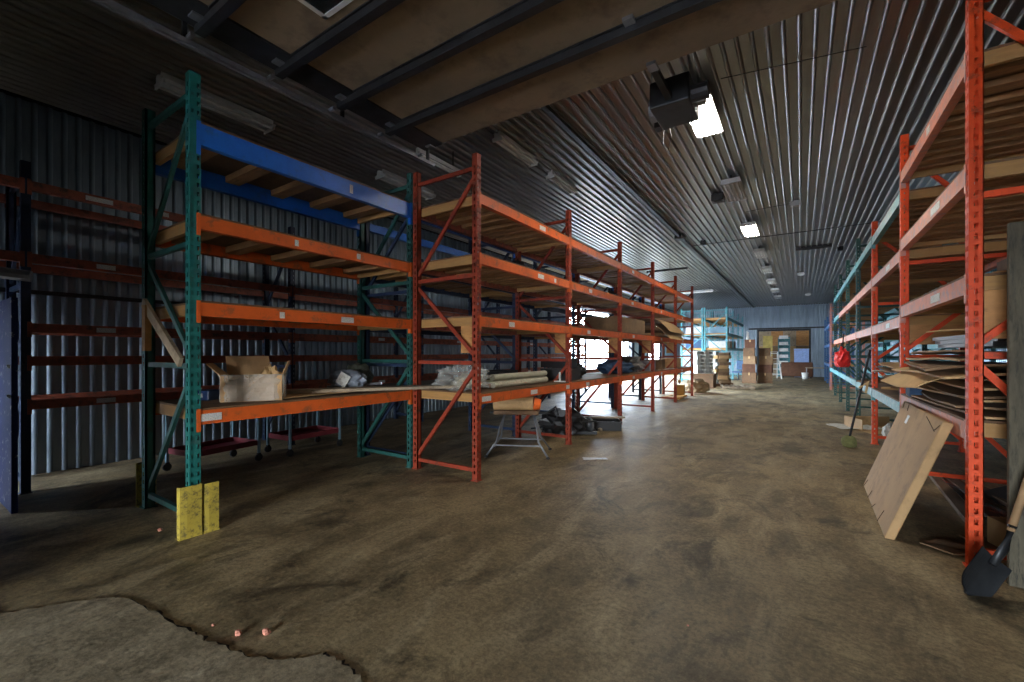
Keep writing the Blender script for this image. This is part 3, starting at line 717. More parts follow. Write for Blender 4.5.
# rack B, lower shelf
blob('plastic_bag_bundle', 'crumpled clear plastic bag on the end of the red rack shelf', 'plastic bag', (-3.68,4.42,zs), (.30,.32,.19), M_FILM, 3, amp=.55, freq=3.5, sub=4)
blob('paper_wad', 'pale crumpled paper inside the clear plastic bag', 'paper', (-3.64,4.45,zs+.01), (.19,.22,.10), mat('crumpled_pale_paper',(.45,.42,.32),.8,0,.2,8), 13, amp=.5, sub=3)
for i,(dx,dz,l0,l1,r) in enumerate(((0,.045,4.62,6.15,.045),(-.13,.05,4.7,6.28,.05),(-.27,.045,4.66,6.2,.04),(-.10,.135,4.74,6.3,.045),(-.40,.04,4.7,6.1,.035))):
    b = MB(); b.smooth = False; x = -3.38+dx; b.tube([(x,l0,dz),(x-.06,l1,dz)], r, 12); o = b.build('cream_tube', M_PVC); o.location = (0,0,zs+.002)
    tag(o, 'cream tube lying lengthwise on the red rack, '+('nearest the aisle','second from the aisle','third from the aisle','topmost, lying across the others','thinnest, farthest back')[i], 'tube', 'cream tubes on the red rack')
b = MB(); b.box(-.012,.012,-.012,.012,0,.16); b.box(-.10,.10,-.01,.01,.0,.02); o = b.build('white_bracket', M_WHITEP); o.location = (-3.25,6.28,zs); tag(o, 'small white upright bracket at the end of the cream tubes', 'bracket')
def crate(lb, loc, sx, sy, sz, m, rz=0, grp=None):
    b = MB(); q = .012
    b.box(-sx/2,sx/2,-sy/2,sy/2,0,q)
    for s in (-1,1):
        b.box(*sorted((s*sx/2, s*(sx/2-q))), -sy/2, sy/2, q, sz); b.box(-sx/2, sx/2, *sorted((s*sy/2, s*(sy/2-q))), q, sz)
        b.box(-sx/2-.01, sx/2+.01, *sorted((s*sy/2, s*(sy/2+.012))), sz-.03, sz); b.box(*sorted((s*sx/2, s*(sx/2+.012))), -sy/2, sy/2, sz-.03, sz)
    o = b.build('crate', m); o.location = loc; o.rotation_euler = (0,0,rz); return tag(o, lb, 'crate', grp)
crate('low black crate behind the cream tubes on the red rack', (-3.95,5.55,zs), .35,.6,.20, M_BLACK, .1)
crate('black crate against the second red post, lower of two', (-3.55,6.9,zs), .55,.5,.20, M_BLACK, .1)
crate('black crate against the second red post, upper of two', (-3.60,6.92,zs+.215), .5,.42,.16, M_BLACK, -.12)
blob('black_sack', 'black sack behind the second red post', 'sack', (-3.7,7.55,zs), (.3,.35,.17), M_BLACK, 21, amp=.3)
blob('blue_sack', 'dark blue cloth heap on the lower shelf before the daylight opening', 'cloth', (-3.62,9.8,zs), (.33,.62,.18), M_DENIM, 22, amp=.35)
blob('grey_parts_heap', 'heap of grey tangled parts beside the dark blue cloth', 'parts heap', (-3.6,10.85,zs), (.30,.34,.22), mat('greasy_grey_parts',(.16,.15,.14),.6,.3,.5,14), 23, amp=.6)
crate('low grey crate beyond the tangled grey parts', (-3.65,11.9,zs), .6,.7,.26, mat('grey_crate',(.2,.22,.24),.5), .05)
carton('small brown box on the lower shelf near the fifth red post', (-3.6,13.0,zs), .5,.6,.28, .1, M_CARD2)
carton('small brown box on the lower shelf in the last red bay', (-3.6,14.8,zs), .5,.7,.30, -.1, M_CARD)
# draped cardboard on level 2 and 3 in bay 4
for i in range(7):
    sheet('cardboard_sheet', 'bent cardboard on the red rack second shelf, '+('lowest','second up','third up','middle','third from top','second from top','topmost')[i]+' of seven', 'cardboard',
          (-3.56+R.uniform(-.04,.04)+(.14 if i > 3 else 0), 12.5+R.uniform(-.1,.1), LV[1]+.045+.062*i+(.03*(i-4) if i > 4 else 0)), .95 if i < 4 else 1.1, 1.75+R.uniform(-.2,.2), (M_CARD,M_CARDY,M_CARD2)[i%3], .012, .020 if i < 4 else .008, PI+R.uniform(-.05,.05), 0, 0, 40+i, 'bent cardboard on the red rack', droop=.1 if i < 4 else 1.5)
carton('dark flat stack on the second shelf of the red rack, fourth bay', (-3.7,10.1,LV[1]+.0195), .8,1.9,.36, 0, M_CARD2, tape=False)
t2 = blob('hanging_coil', 'dark tangled hose on the third shelf of the red rack', 'hose', (-3.95,5.9,LV[2]+.02), (.25,.4,.16), M_BLACK, 31, amp=.6)
blob('dark_tangle', 'dark tangle of straps on the third shelf, fourth red bay', 'straps', (-3.85,10.2,LV[2]+.02), (.22,.5,.15), M_BLACK, 32, amp=.6)
# cardboard leftover sticking out above
# work seat under red rack
t = thing('folding_work_stand', 'folding stand with grey tube legs holding a cardboard roll, under the red rack', 'stand', (-3.5,5.45,0), .45)
for sx in (-.38,.38):
    for sy,nm in ((-.22,-1),(.22,1)):
        b = MB(); b.smooth=True; k = 1 if sx > 0 else -1
        b.tube([(sx*.55,sy*.2*1,.60),(sx*.72,sy*.5,.40),(sx*.80,sy*1.0,.22),(sx*1.15,sy*1.35,.03)], .016, 8); b.build('leg', M_STEEL, t)
        f = blob('foot', None, None, (sx*1.17,sy*1.37,0), (.03,.03,.02), M_BLACK, 1, parent=t, amp=0, sub=2)
b = MB(); b.tube([(-.36,-.25,.17),(.36,-.25,.17)], .013, 8); b.tube([(-.36,.25,.17),(.36,.25,.17)], .013, 8); b.build('cross_bar', M_STEEL, t)
b = MB(); b.tube([(-.42,-.1,.62),(.40,-.1,.62),(.55,-.1,.72),(.58,-.1,.60),(.50,-.1,.46)], .016, 8); b.tube([(-.42,.1,.60),(.45,.1,.60)], .016, 8); b.build('top_rail', M_DARKSTEEL, t)
b = MB(); b.box(-.36,.30,-.17,.17,.60,.66); b.build('top_board', M_WOODD, t, .01)
t = thing('cardboard_roll', 'brown and orange cardboard rolls lying on the folding stand', 'cardboard', (-3.5,5.45,.662), .45)
for yy_,r_,m_ in ((-.105,.1,M_CARD),(.105,.1,M_CARD2)):
    b = MB(); b.smooth=False; b.tube([(-.36,yy_,r_),(.22,yy_,r_)], r_, 14); b.build('roll', m_, t)
b = MB(); b.tube([(.235,-.105,.1),(.33,-.105,.09)], [.098,.07], 10); b.build('orange_end', M_ORANGE, t)
# machine parts on the floor by second red post
t = thing('machine_parts', 'dark greasy machine with a chrome wheel on the floor behind second red post', 'machine', (-3.62,7.35,0), .5)
blob('engine_block', None, None, (-.1,-.1,0), (.42,.22,.26), mat('greasy_black_metal',(.03,.03,.032),.4,.5,.4,10), 41, parent=t, amp=.45)
b = MB(); b.tube([(.36,0,.16),(.40,.02,.16)], .14, 16); b.tube([(.34,0,.16),(.42,.02,.16)], .05, 10); b.build('wheel', M_STEEL, t)
b = MB(); b.tube([(-.7,-.15,.1),(0,-.25,.22),(.5,-.1,.25)], .018, 8); b.build('handle_bar', M_DARKSTEEL, t)
b = MB(); b.box(-.5,.5,-.22,.22,.02,.07); b.build('base_frame', M_DARKSTEEL, t)
# pallet with bits under third bay
def pallet(lb, loc, rz=0, m=M_WOODD, L=1.2, W=1.0, grp=None):
    b = MB()
    for i in range(7): x = -L/2+i*(L-.10)/6; b.box(x, x+.10, -W/2, W/2, .10, .12)
    for i in range(3): y = -W/2+i*(W-.09)/2; b.box(-L/2, L/2, y, y+.09, .022, .10)
    for i in range(3): x = -L/2+i*(L-.10)/2; b.box(x, x+.10, -W/2, W/2, 0, .022)
    o = b.build('pallet', m); o.location = loc; o.rotation_euler = (0,0,rz); return tag(o, lb, 'pallet', grp)
crate('low dark crate of parts on the floor under the third red bay', (-3.35,8.15,0), .8,.55,.18, M_BLACK, .5)
for i,(px,py,sz) in enumerate(((577,428,.07),(588,424,.06),(600,431,.055))):
    x,y = at(px,py,0); rock('scrap_piece', 'pale scrap piece on floor by the low dark crate, '+('left','middle','right')[i]+' of three', x, y, sz, 60+i, M_GREYWOOD, 'scrap by the low crate')
b = MB(); b.bar((-3.7,8.0,.21),(-2.95,8.5,.21), .10, .03); tag(b.build('short_board', M_GREYWOOD), 'short grey board laid over the low dark crate', 'board')
x,y = at(595,459,0); sheet('paper_scrap', 'white paper scrap on the open floor beside the red rack', 'paper', (x,y,.006), .34,.12, M_WHITEP, .002, .004, .6, seed=5, n=4)
x,y = at(586,456,0); 
# carts by the wall
def cart(lb, x, y, rz):
    t = thing('utility_cart', lb, 'cart', (x,y,0), rz, 'trolleys by the wall shelving')
    for sx in (-.28,.28):
        for sy in (-.42,.42):
            b = MB(); b.box(sx-.015,sx+.015,sy-.015,sy+.015,.10,.82); b.build('leg', M_PALEBLUE, t)
            c = MB(); c.tube([(sx-.012,sy,.05),(sx+.012,sy,.05)], .05, 12); c.build('wheel', M_BLACK, t)
            c = MB(); c.box(sx-.02,sx+.02,sy-.02,sy+.02,.05,.11); c.build('caster_fork', M_DARKSTEEL, t)
    for z in (.22,.80):
        b = MB(); b.box(-.27,.27,-.41,.41,z,z+.01)
        for s in (-1,1): b.box(*sorted((s*.265,s*.275)),-.41,.41,z,z+.07); b.box(-.27,.27,*sorted((s*.405,s*.415)),z,z+.07)
        b.build('tray', M_BURG, t)
    return t
cart('burgundy trolley with pale blue legs under wall shelving, left one', -6.50, 2.62, .15); cart('burgundy trolley with pale blue legs under wall shelving, right one', -6.45, 3.85, .05)

# ------------------------------------------------------------------ middle distance
def at_floor(px, py): return at(px, py, 0)
t = thing('pallet_jack', 'yellow pallet jack with a dark upright handle at the end of the red rack', 'pallet jack', (-3.42,15.25,0), 0)
b = MB(); b.box(-.08,.08,-1.1,-.1,.06,.10); b.box(-.27,-.11,-1.1,0,.05,.11); b.box(.11,.27,-1.1,0,.05,.11); b.build('fork', M_WINE, t)
b = MB(); b.box(-.17,.17,0,.16,.10,.42); b.tube([(0,.09,.5),(0,.09,.6)], .06, 10); b.build('pump_body', M_WINE, t, .02)
b = MB(); b.tube([(0,.12,.45),(0,.3,.86)], .022, 8); b.tube([(-.14,.3,.86),(.14,.3,.86)], .02, 8); b.tube([(-.14,.3,.86),(0,.27,.76),(.14,.3,.86)], .014, 6); b.build('handle', M_BLACK, t)
b = MB(); b.tube([(-.1,.12,.09),(.1,.12,.09)], .09, 12); b.build('wheel', M_BLACK, t)
sx_, sy_ = at_floor(697,393)
blob('burlap_heap', 'brown sacking heap on the floor at the end of the red rack', 'sacking', (sx_,sy_,0), (.40,.38,.30), mat('brown_sacking',(.24,.16,.08),.9,0,.3,8), 51, amp=.35)
sheet('cardboard_sheet', 'flattened cardboard under the brown sacking heap', 'cardboard', (sx_+.3,sy_-.2,.02), 1.0,.7, M_CARD2, .01, .012, .5, seed=8)
# stacks between the racks (positions along the front of the far teal rack)
def stack(n, x, y, sx, sy, sz, mats, words, grp, z0=0, jit=.06):
    z = z0
    for i in range(n):
        h = sz*R.uniform(.85,1.1); o_ = 'lowest' if i == 0 else ('topmost' if i == n-1 else 'number')
        if o_ == 'number': o_ = ('second','third','fourth','fifth','sixth','seventh','eighth','ninth','tenth','eleventh')[i-1]+' up'
        b = MB(); b.box(-sx/2,sx/2,-sy/2,sy/2,0,h); b.box(-sx/2-.01,sx/2+.01,-sy/2-.01,sy/2+.01,h*.78,h-.004)
        o = b.build('stacked_tray' if 'tray' in words else 'bundle', mats[i%len(mats)]); o.location = (x+R.uniform(-jit,jit), y+R.uniform(-jit,jit), z); o.rotation_euler = (0,0,R.uniform(-.08,.08))
        tag(o, words+', '+o_, 'tray' if 'tray' in words else 'bundle', grp); z += h+.004
    return z
sx_, sy_ = at_floor(711,386)
pallet('pallet under the white bundles before the far teal rack', (sx_,sy_,0), .6, M_WOODD, .6, .6)
stack(9, sx_, sy_, .50,.60,.16, (M_WHITEP,M_WHITE,M_WHITEP,M_CARDY), 'white flat bundle in the pile before the far teal rack', 'white bundles', .125)
sx2, sy2 = at_floor(723,385.5)
pallet('pallet under the brown bundles before the far teal rack', (sx2,sy2+.2,0), .6, M_WOODD, .6, .6)
stack(9, sx2, sy2+.2, .48,.6,.16, (M_CARD2,M_CARD,M_WOODD), 'brown flat bundle in the pile right of the white one', 'brown bundles', .125, .05)
# white hollow crates
sx3, sy3 = at_floor(699,389)
z = .62
b = MB(); b.box(-.45,.45,-.4,.4,0,.60); b.box(-.47,.47,-.42,.42,.56,.615); o = b.build('low_counter', M_WOODD); o.location = (sx3,sy3+1.0,0); tag(o, 'low dark wooden base under the white open-fronted crates', 'base')
for r_ in range(6):
    for c_ in range(2):
        b = MB(); w,h,d,q = .34,.155,.4,.022
        b.box(-w/2,w/2,-d/2,d/2,0,q); b.box(-w/2,w/2,-d/2,d/2,h-q,h); b.box(-w/2,-w/2+q,-d/2,d/2,q,h-q); b.box(w/2-q,w/2,-d/2,d/2,q,h-q); b.box(-w/2,w/2,d/2-q,d/2,q,h-q)
        o = b.build('open_crate', M_WHITEP); o.location = (sx3+(-.18+.36*c_)*CA+R.uniform(-.015,.015), sy3+1.0+(-.18+.36*c_)*SA, z+r_*.16); o.rotation_euler = (0,0,YAW*.9)
        tag(o, 'white open-fronted crate in the far stack, %s column, %s' % (('left','right')[c_], ('lowest','second up','third up','fourth up','fifth up','topmost')[r_]), 'crate', 'white open-fronted crates')
px_, py_ = at_floor(737,388.5); pallet('empty pale pallet on the floor in front of the far piles', (px_,py_,0), .2, M_GREYWOOD)
# brown carton stacks, backlit shade put into their dark browns, 745-768
for k,(px,py,n,h) in enumerate(((749,383,5,.42),(765,383,4,.40))):
    x0,y0 = at_floor(px,py); z = .125; pallet('pallet under the tall brown cartons, '+('left','right')[k]+' stack', (x0,y0,0), .1, M_WOODD, .64, .64)
    for i in range(n):
        hh = h*R.uniform(.9,1.05); w = .62-.04*i*(1 if k == 0 else .4)
        if k == 1 and i == 3: w = .5
        carton('brown carton in the tall far %s stack, %s' % (('left','right')[k], ('lowest','second up','third up','fourth up','topmost')[i]), (x0+R.uniform(-.05,.05),y0+R.uniform(-.05,.05),z), w, w, hh, R.uniform(-.1,.1), (M_WOODD,M_SOFA,M_CARD2)[i%3], 'tall brown cartons', tape=(i%2==0)); z += hh+.003
x0,y0 = at_floor(742,381); 
blob('white_wrap', 'white plastic wrap hanging on the tall brown cartons', 'plastic wrap', (x0+.35,y0-.75,0.0), (.12,.12,1.35), M_WHITEP, 61, amp=.5)
# chair-like dark blue pile
x0,y0 = at_floor(737,383)
t = thing('office_chair', 'dark blue office chair between brown bundles and cartons', 'chair', (x0-.1,y0+1.6,0), -.4)
b = MB(); b.box(-.25,.25,-.25,.25,.45,.53); b.build('seat', M_DENIM, t, .03)
b = MB(); b.box(-.23,.23,.20,.27,.62,1.10); b.build('backrest', M_DENIM, t, .03)
b = MB(); b.tube([(0,0,.08),(0,0,.45)], .03, 8); b.bar((0,.25,.5),(0,.25,.7),.06,.02,(0,1,0)); b.build('column', M_BLACK, t)
b = MB()
for i in range(5): a = 2*PI*i/5; b.bar((0,0,.09),(.3*math.cos(a),.3*math.sin(a),.07),.04,.03)
b.build('base', M_BLACK, t)
# back wall: boarded doorway
XW0, XW1 = -3.0, .55
x_l = None
def backx(px): # x on the back wall seen at a pixel column
    q = (px-512)/FPX; return (q*CA-SA)*YB/(CA+q*SA)
bx0, bx1 = backx(759), backx(809)
zt = H+ (HOR-331)/FPX*(YB*CA - (bx0+bx1)/2*SA)
t = thing('boarded_doorway', 'doorway in the back wall boarded over with weathered plywood', 'boarded doorway', ((bx0+bx1)/2, YB-.03, 0)); hw = (bx1-bx0)/2
n = 4
for i in range(n):
    for j in range(3):
        b = MB(); a0 = -hw+2*hw*i/n; a1 = -hw+2*hw*(i+1)/n; c0 = zt*j/3; c1 = zt*(j+1)/3
        b.box(a0+.006,a1-.006,-.05,-.03,c0+.006,c1-.006); b.build('plywood_sheet', (M_PLY,M_CARD,M_GREYWOOD,M_CARD2)[(i*2+j)%4], t)
b = MB(); b.box(-hw-.1,-hw,-.06,0,0,zt+.1); b.box(hw,hw+.1,-.06,0,0,zt+.1); b.box(-hw-.1,hw+.1,-.07,0,zt,zt+.12); b.build('frame', M_DARKSTEEL, t)
b = MB(); b.box(-hw-.6,hw+1.2,-.12,-.02,zt+.13,zt+.22); b.build('track_rail', M_BLACK, t)
# items before the back wall
def floor_at_y(px, y): q = (px-512)/FPX; return (q*CA-SA)*y/(CA+q*SA)
# sofa
ysf = 31.0; xs0, xs1 = floor_at_y(781,ysf), floor_at_y(813,ysf); sw = (xs1-xs0)/2
t = thing('sofa', 'brown sofa seen from behind before the boarded doorway', 'sofa', ((xs0+xs1)/2, ysf, 0))
b = MB(); b.box(-sw,sw,0,.9,.08,.42); b.build('base', M_SOFA, t, .04)
b = MB(); b.box(-sw,sw,-.05,.22,.10,.95); b.build('backrest', M_SOFA, t, .06)
for s in (-1,1): b = MB(); b.box(*sorted((s*sw,s*(sw-.22))),-.02,.92,.42,.68); b.build('armrest', M_SOFA, t, .06)
for i in range(3): b = MB(); w = (2*sw-.46)/3; b.box(-sw+.23+i*w+.005,-sw+.23+(i+1)*w-.005,.24,.9,.425,.56); b.build('seat_cushion', M_SOFA, t, .04)
for sx in (-1,1):
    for sy in (0.02,.82): b = MB(); b.box(sx*(sw-.1)-.03,sx*(sw-.1)+.03,sy,sy+.06,0,.08); b.build('leg', M_BLACK, t)
t = thing('plastic_bucket', 'pale bucket standing in front of the brown sofa', 'bucket', (floor_at_y(805,30.2),30.2,0))
b = MB(); b.smooth=True; b.tube([(0,0,0),(0,0,.34)], [.13,.17], 16); b.build('body', M_WHITEP, t)
b = MB(); b.tube([(0,0,.33),(0,0,.36)], .178, 16); b.build('rim', M_WHITE, t)
# ladder
t = thing('step_ladder', 'white step ladder left of the brown sofa', 'ladder', (floor_at_y(774,29.6),29.6,0), .3)
for s in (-1,1):
    b = MB(); b.bar((s*.30,-.35,0),(s*.18,0,1.55),.05,.07,(0,1,0)); b.build('front_rail', M_LADDER, t)
    b = MB(); b.bar((s*.28,.45,0),(s*.18,.05,1.5),.03,.04,(0,1,0)); b.build('rear_rail', M_LADDER, t)
for i in range(5): 
    f = (i+1)/5.2; b = MB(); b.box(-.30+.12*f,.30-.12*f,-.35+.35*f-.08,-.35+.35*f+.05,1.55*f-.04,1.55*f+.0); b.build('step', M_LADDER, t)
b = MB(); b.box(-.2,.2,-.08,.14,1.55,1.58); b.build('top_cap', M_LADDER, t)
# white shelf unit
t = thing('shelf_unit', 'white open shelf unit against the boarded doorway', 'shelf unit', (floor_at_y(784,32.4),32.4,0))
b = MB(); b.box(-.32,-.28,-.18,.18,0,2.5); b.box(.28,.32,-.18,.18,0,2.5); b.box(-.30,.30,.165,.18,0,2.5); b.build('case', M_BTEAL, t)
for i in range(6): b = MB(); b.box(-.28,.28,-.18,.16,.4+i*.4,.42+i*.4); b.box(-.26,.22,-.14,.1,.42+i*.4,.60+i*.4); b.build('shelf', M_LADDER, t)
# pale blue board
b = MB(); w = (floor_at_y(809,31.9)-floor_at_y(794,31.9))/2; b.box(-w,w,-.02,.02,0,1.0+.75); b.box(-w-.02,w+.02,-.03,.025,1.72,1.77); o = b.build('pale_blue_board', M_SHEETBLUE); o.location = (floor_at_y(801.5,32.2),32.2,0); tag(o, 'pale blue printed board standing behind the brown sofa', 'board')
b = MB(); b.box(-.25,.25,-.02,.02,0,2.6); b.box(-.28,-.25,-.03,.03,0,2.62); o = b.build('yellow_panel', mat('yellow_timber',(.55,.42,.12),.7)); o.location = (floor_at_y(768,32.3),32.3,0); tag(o, 'yellowish timber panel leaning left of the white step ladder', 'panel')
t = thing('work_table', 'low table in the far right corner beside the sofa', 'table', (floor_at_y(817,30.6),30.6,0))
b = MB(); b.box(-.55,.55,-.35,.35,.62,.66); b.build('table_top', M_GREYWOOD, t)
for sx in (-.5,.5):
    for sy in (-.3,.3): b = MB(); b.box(sx-.025,sx+.025,sy-.025,sy+.025,0,.62); b.build('leg', M_STEEL, t)
# goods on far teal rack
for i,(x,y,z,w,h,m,lb) in enumerate(((-3.62,25.4,1.77,.9,.35,M_WHITEP,'white box on the lowest far teal shelf, nearer'),(-3.62,27.8,1.77,.9,.4,M_CARD2,'brown box on the lowest far teal shelf, farther'),(-4.8,25.4,1.77,.9,.45,M_DENIM,'dark blue box on the far teal rack nearer the left wall'),
    (-3.62,25.3,2.52,.8,.35,M_PALEBLUE,'pale blue box on the middle far teal shelf'),(-4.8,25.4,2.52,.8,.4,M_WHITEP,'white box on the middle shelf of the rear far teal rack'),(-4.8,27.9,.0,.9,.8,M_WHITEP,'large white box on the floor under the rear far teal rack'))):
    carton(lb, (x,y,z), .85, w*1.2, h, R.uniform(-.05,.05), m, 'boxes on the far teal racks', tape=False)
# white cabinet seen past the red rack end (end wall, left)
t = thing('white_cabinet', 'white cabinet against the back wall, seen between the red rack posts', 'cabinet', (-6.3,32.9,0))
b = MB(); b.box(-.9,.9,-.3,.3,0,2.0); b.build('body', M_WHITE, t, .01)
for s in (-1,1):
    b = MB(); b.box(*sorted((s*.02,s*.88)),-.32,-.302,.08,1.97); d = b.build('door', M_WHITE, t); b = MB(); b.box(*sorted((s*.06,s*.08)),-.345,-.32,.95,1.1); b.build('handle', M_STEEL, d)

# ------------------------------------------------------------------ right rack goods
zr = 1.01+.0195
names = ['lowest','second up','third up','fourth up','fifth up','sixth up','seventh up','eighth up','ninth up','topmost']
zz = zr+.012
for i in range(10):
    wx = R.uniform(.95,1.05); ly = R.uniform(1.7,2.1)
    sheet('cardboard_sheet', 'flattened carton on the near right rack shelf, %s of ten' % names[i], 'cardboard', (1.50-(.10 if i in (6,7) else 0), 5.55+R.uniform(-.16,.16), zz), wx, ly, (M_CARD,M_CARD2,M_CARDY,M_CARD2)[i%4], .016, .018, R.uniform(-.09,.09), 0, R.uniform(-.02,.02), 80+i, 'flattened cartons on the near right shelf', droop=.12 if i in (6,7) else .03)
    zz += .050
sheet('cardboard_sheet', 'bent brown carton flap spilling over the edge of the near right shelf', 'cardboard', (1.02,5.75,zr+.27), .50,1.1, M_CARDY, .010, .02, .1, 0, -.25, 95, None, droop=.25)
# blue packet below the flap
b = MB(); b.box(-.05,.05,-.12,.12,0,.17); o = b.build('blue_packet', M_DENIM, None, .01); o.location = (1.02,6.35,zr); tag(o, 'small dark blue packet tucked under the bent carton flap', 'packet')
# scraps on shelf of bay 2 and 3
zr2 = .91+.0195
for i in range(16):
    L_ = R.uniform(.5,1.1); x = R.uniform(1.12,1.55); y = R.choice((R.uniform(7.5,8.6),R.uniform(9.95,10.6))); k = i//5
    b = MB(); b.box(-R.uniform(.03,.10),R.uniform(.03,.10),-L_/2,L_/2,0,R.uniform(.015,.035))
    o = b.build('wood_scrap', (M_CARD2,M_GREYWOOD,M_WOODD,M_CARD)[i%4]); o.location = (x,y,zr2+.03+.045*k+R.uniform(0,.02)); o.rotation_euler = (R.uniform(-.06,.06),R.uniform(-.1,.1),R.uniform(-.8,.8))
    tag(o, 'splintered wood scrap heaped on the second right rack bay', 'wood scrap', 'wood scraps on the right rack')
for i in range(4):
    sheet('cardboard_sheet', 'rumpled carton on the second right bay, %s of four' % ('lowest','second','third','topmost')[i], 'cardboard', (1.42,8.1+R.uniform(-.2,.2),zr2+.22+i*.06), .85,1.3, (M_CARD2,M_CARD)[i%2], .012, .03, R.uniform(-.1,.1), 0, 0, 120+i, 'rumpled cartons in second right bay')
# level 3 scraps
for i in range(6):
    b = MB(); b.box(-.05,.05,-.5,.5,0,.03); o = b.build('timber_offcut', (M_WOODY,M_GREYWOOD,M_CARDY)[i%3]); o.location = (1.25+.13*i,9.9+R.uniform(-.3,.3),1.95+.004+.035*(i%2)); o.rotation_euler = (0,0,R.uniform(-.3,.3)); tag(o, 'timber offcut on the middle shelf of the third right bay', 'timber', 'offcuts on the middle right shelf')
for i,(y,l) in enumerate(((5.1,.8),(5.9,1.1),(6.3,.5))):
    b = MB(); b.box(-.06,.06,-l/2,l/2,0,.05); o = b.build('timber_block', (M_WOODY,M_WOOD,M_CARDY)[i]); o.location = (1.3+.1*i,y,2.06+.0015); o.rotation_euler = (0,0,.2*i-.1); tag(o, 'timber piece on the near right middle shelf, '+('nearest','middle','farthest')[i]+' of three', 'timber', 'timber on the near middle shelf')
carton('brown wood-toned box on the near right middle shelf at the back', (1.75,5.6,2.0605), .4,.8,.3, 0, M_CARD2, tape=False)
b = MB(); b.tube([(1.30,4.9,1.85),(1.75,6.5,1.70)], .012, 6); tag(b.build('thin_rod', M_STEEL), 'thin grey rod above the flattened cartons', 'rod')
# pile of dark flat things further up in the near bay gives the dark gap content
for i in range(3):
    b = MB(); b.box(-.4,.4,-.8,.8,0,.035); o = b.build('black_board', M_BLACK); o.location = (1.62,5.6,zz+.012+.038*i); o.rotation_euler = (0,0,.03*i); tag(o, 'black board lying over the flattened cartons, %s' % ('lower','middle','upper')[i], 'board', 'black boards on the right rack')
sheet('cardboard_sheet', 'pointed pale carton piece on top of the near right pile', 'cardboard', (1.35,5.2,zz+.15), .5,.8, M_CARDY, .01, .01, .4, 0, 0, 131)
# leaning flat box
def leaning_box():
    # footing on the floor and top resting against the rack beam
    p1 = Vector((*at(884,538,0),0)); p0 = Vector((*at(863,485,0),0))
    w = (p1-p0).length; d = (p1-p0).normalized()
    up = Vector((0.60,0.30,0)); up = (up - d*up.dot(d)); up.normalize()
    return p0, p1, w, d, up
p0, p1, w, d, up = leaning_box()
# the two top corners of the face in the photo
hh = 1.02
best = None
for ang in [x*.01 for x in range(30,150)]:
    e = up*math.cos(ang)+Vector((0,0,1))*math.sin(ang)
    for h_ in [x*.02 for x in range(30,90)]:
        err = 0
        for P,(tx,ty) in ((p0+e*h_,(904,402)),(p1+e*h_,(942,420))):
            dd = -P.x*SA+P.y*CA; rr_ = P.x*CA+P.y*SA
            err += (512+FPX*rr_/dd-tx)**2+(HOR+FPX*(P.z-H)/dd*-1-ty)**2
        if best is None or err < best[0]: best = (err, ang, h_)
print('leaning box fit', best, w, p0, p1)
_, ang, h_ = best
e = (up*math.cos(ang)+Vector((0,0,1))*math.sin(ang)).normalized(); nrm = d.cross(e).normalized()
if nrm.z > 0 : pass
MM = Matrix(((d.x,e.x,nrm.x,p0.x),(d.y,e.y,nrm.y,p0.y),(d.z,e.z,nrm.z,p0.z),(0,0,0,1)))
t = thing('flat_carton', 'large flat brown carton leaning against the near right rack', 'cardboard box', tuple(p0))
MI = Matrix.Translation(-p0) @ MM
sgn = 1 if (MM @ Vector((0,0,1))-p0).dot(Vector((0,0,0))-p0) < 0 else -1   # thickness goes away from the camera
T = .065*sgn
b = MB(); z0_, z1_ = sorted((0,T)); b.box(0,w,0,h_,z0_,z1_,MI); b.build('carton_body', M_CARD, t, .012)
b = MB(); q = -.0015*sgn
za, zb = sorted((q*2,q))
b.box(w*.30,w*.36,h_*.82,h_*.90,za,zb,MI); b.build('shipping_label', M_WHITEP, t)
M_TORN = mat('torn_edge_dark', (.09,.05,.025), .9)
for (u0,v0,u1,v1) in ((.05,.99,.08,.93),(.20,.99,.23,.93),(.93,.90,.99,.96),(.70,.97,.95,.90),(.04,.01,.08,.10),(.3,.0,.33,.09),(.75,.0,.78,.12),(.5,.0,.55,.06)):
    b = MB(); b.bar(MI @ Vector((w*u0,h_*v0,q)), MI @ Vector((w*u1,h_*v1,q)), .004, .006, tuple(nrm)); b.build('torn_slit', M_TORN, t)
# broom / mop leaning at the second right bay
gx, gy = at(849,447,0)
t = thing('long_handled_broom', 'long dark handled broom with an olive head leaning on the right rack', 'broom', (gx,gy,0))
tx, ty = at(868,354,1.499); 
top = Vector((.86,8.35,1.55)) - Vector((gx,gy,0))
b = MB(); b.tube([(0,0,.12),tuple(top)], .017, 8); b.build('handle', M_BLACK, t)
blob('broom_head', None, None, (0,0,0), (.10,.10,.11), M_OLIVE, 71, parent=t, amp=.2)
mid = top*.62+Vector((0,0,.045))
b = MB(); b.tube([tuple(mid-Vector((.03,0,.04))), tuple(mid+Vector((.07,.0,.05))), tuple(mid+Vector((.05,.03,-.12)))], [.02,.028,.015], 8); b.build('rag_wrap', M_CARDY, t)
b = MB(); b.tube([tuple(top-Vector((.04,0,0))), tuple(top+Vector((.04,0,.03)))], .012, 6); b.build('hook', M_STEEL, t)
# red cloth hanging
rp = Vector((.84,13.2,1.46))
t = thing('red_sack', 'bright red bag hanging from the beam of the far right rack', 'bag', tuple(rp))
blob('bag_body', None, None, (0,0,-.30), (.16,.26,.26), M_RED, 73, parent=t, amp=.35)
b = MB(); b.tube([(0,-.1,.12),(0.02,0,.50),(.0,.1,.12)], .012, 6); b.build('strap', M_BLACK, t)
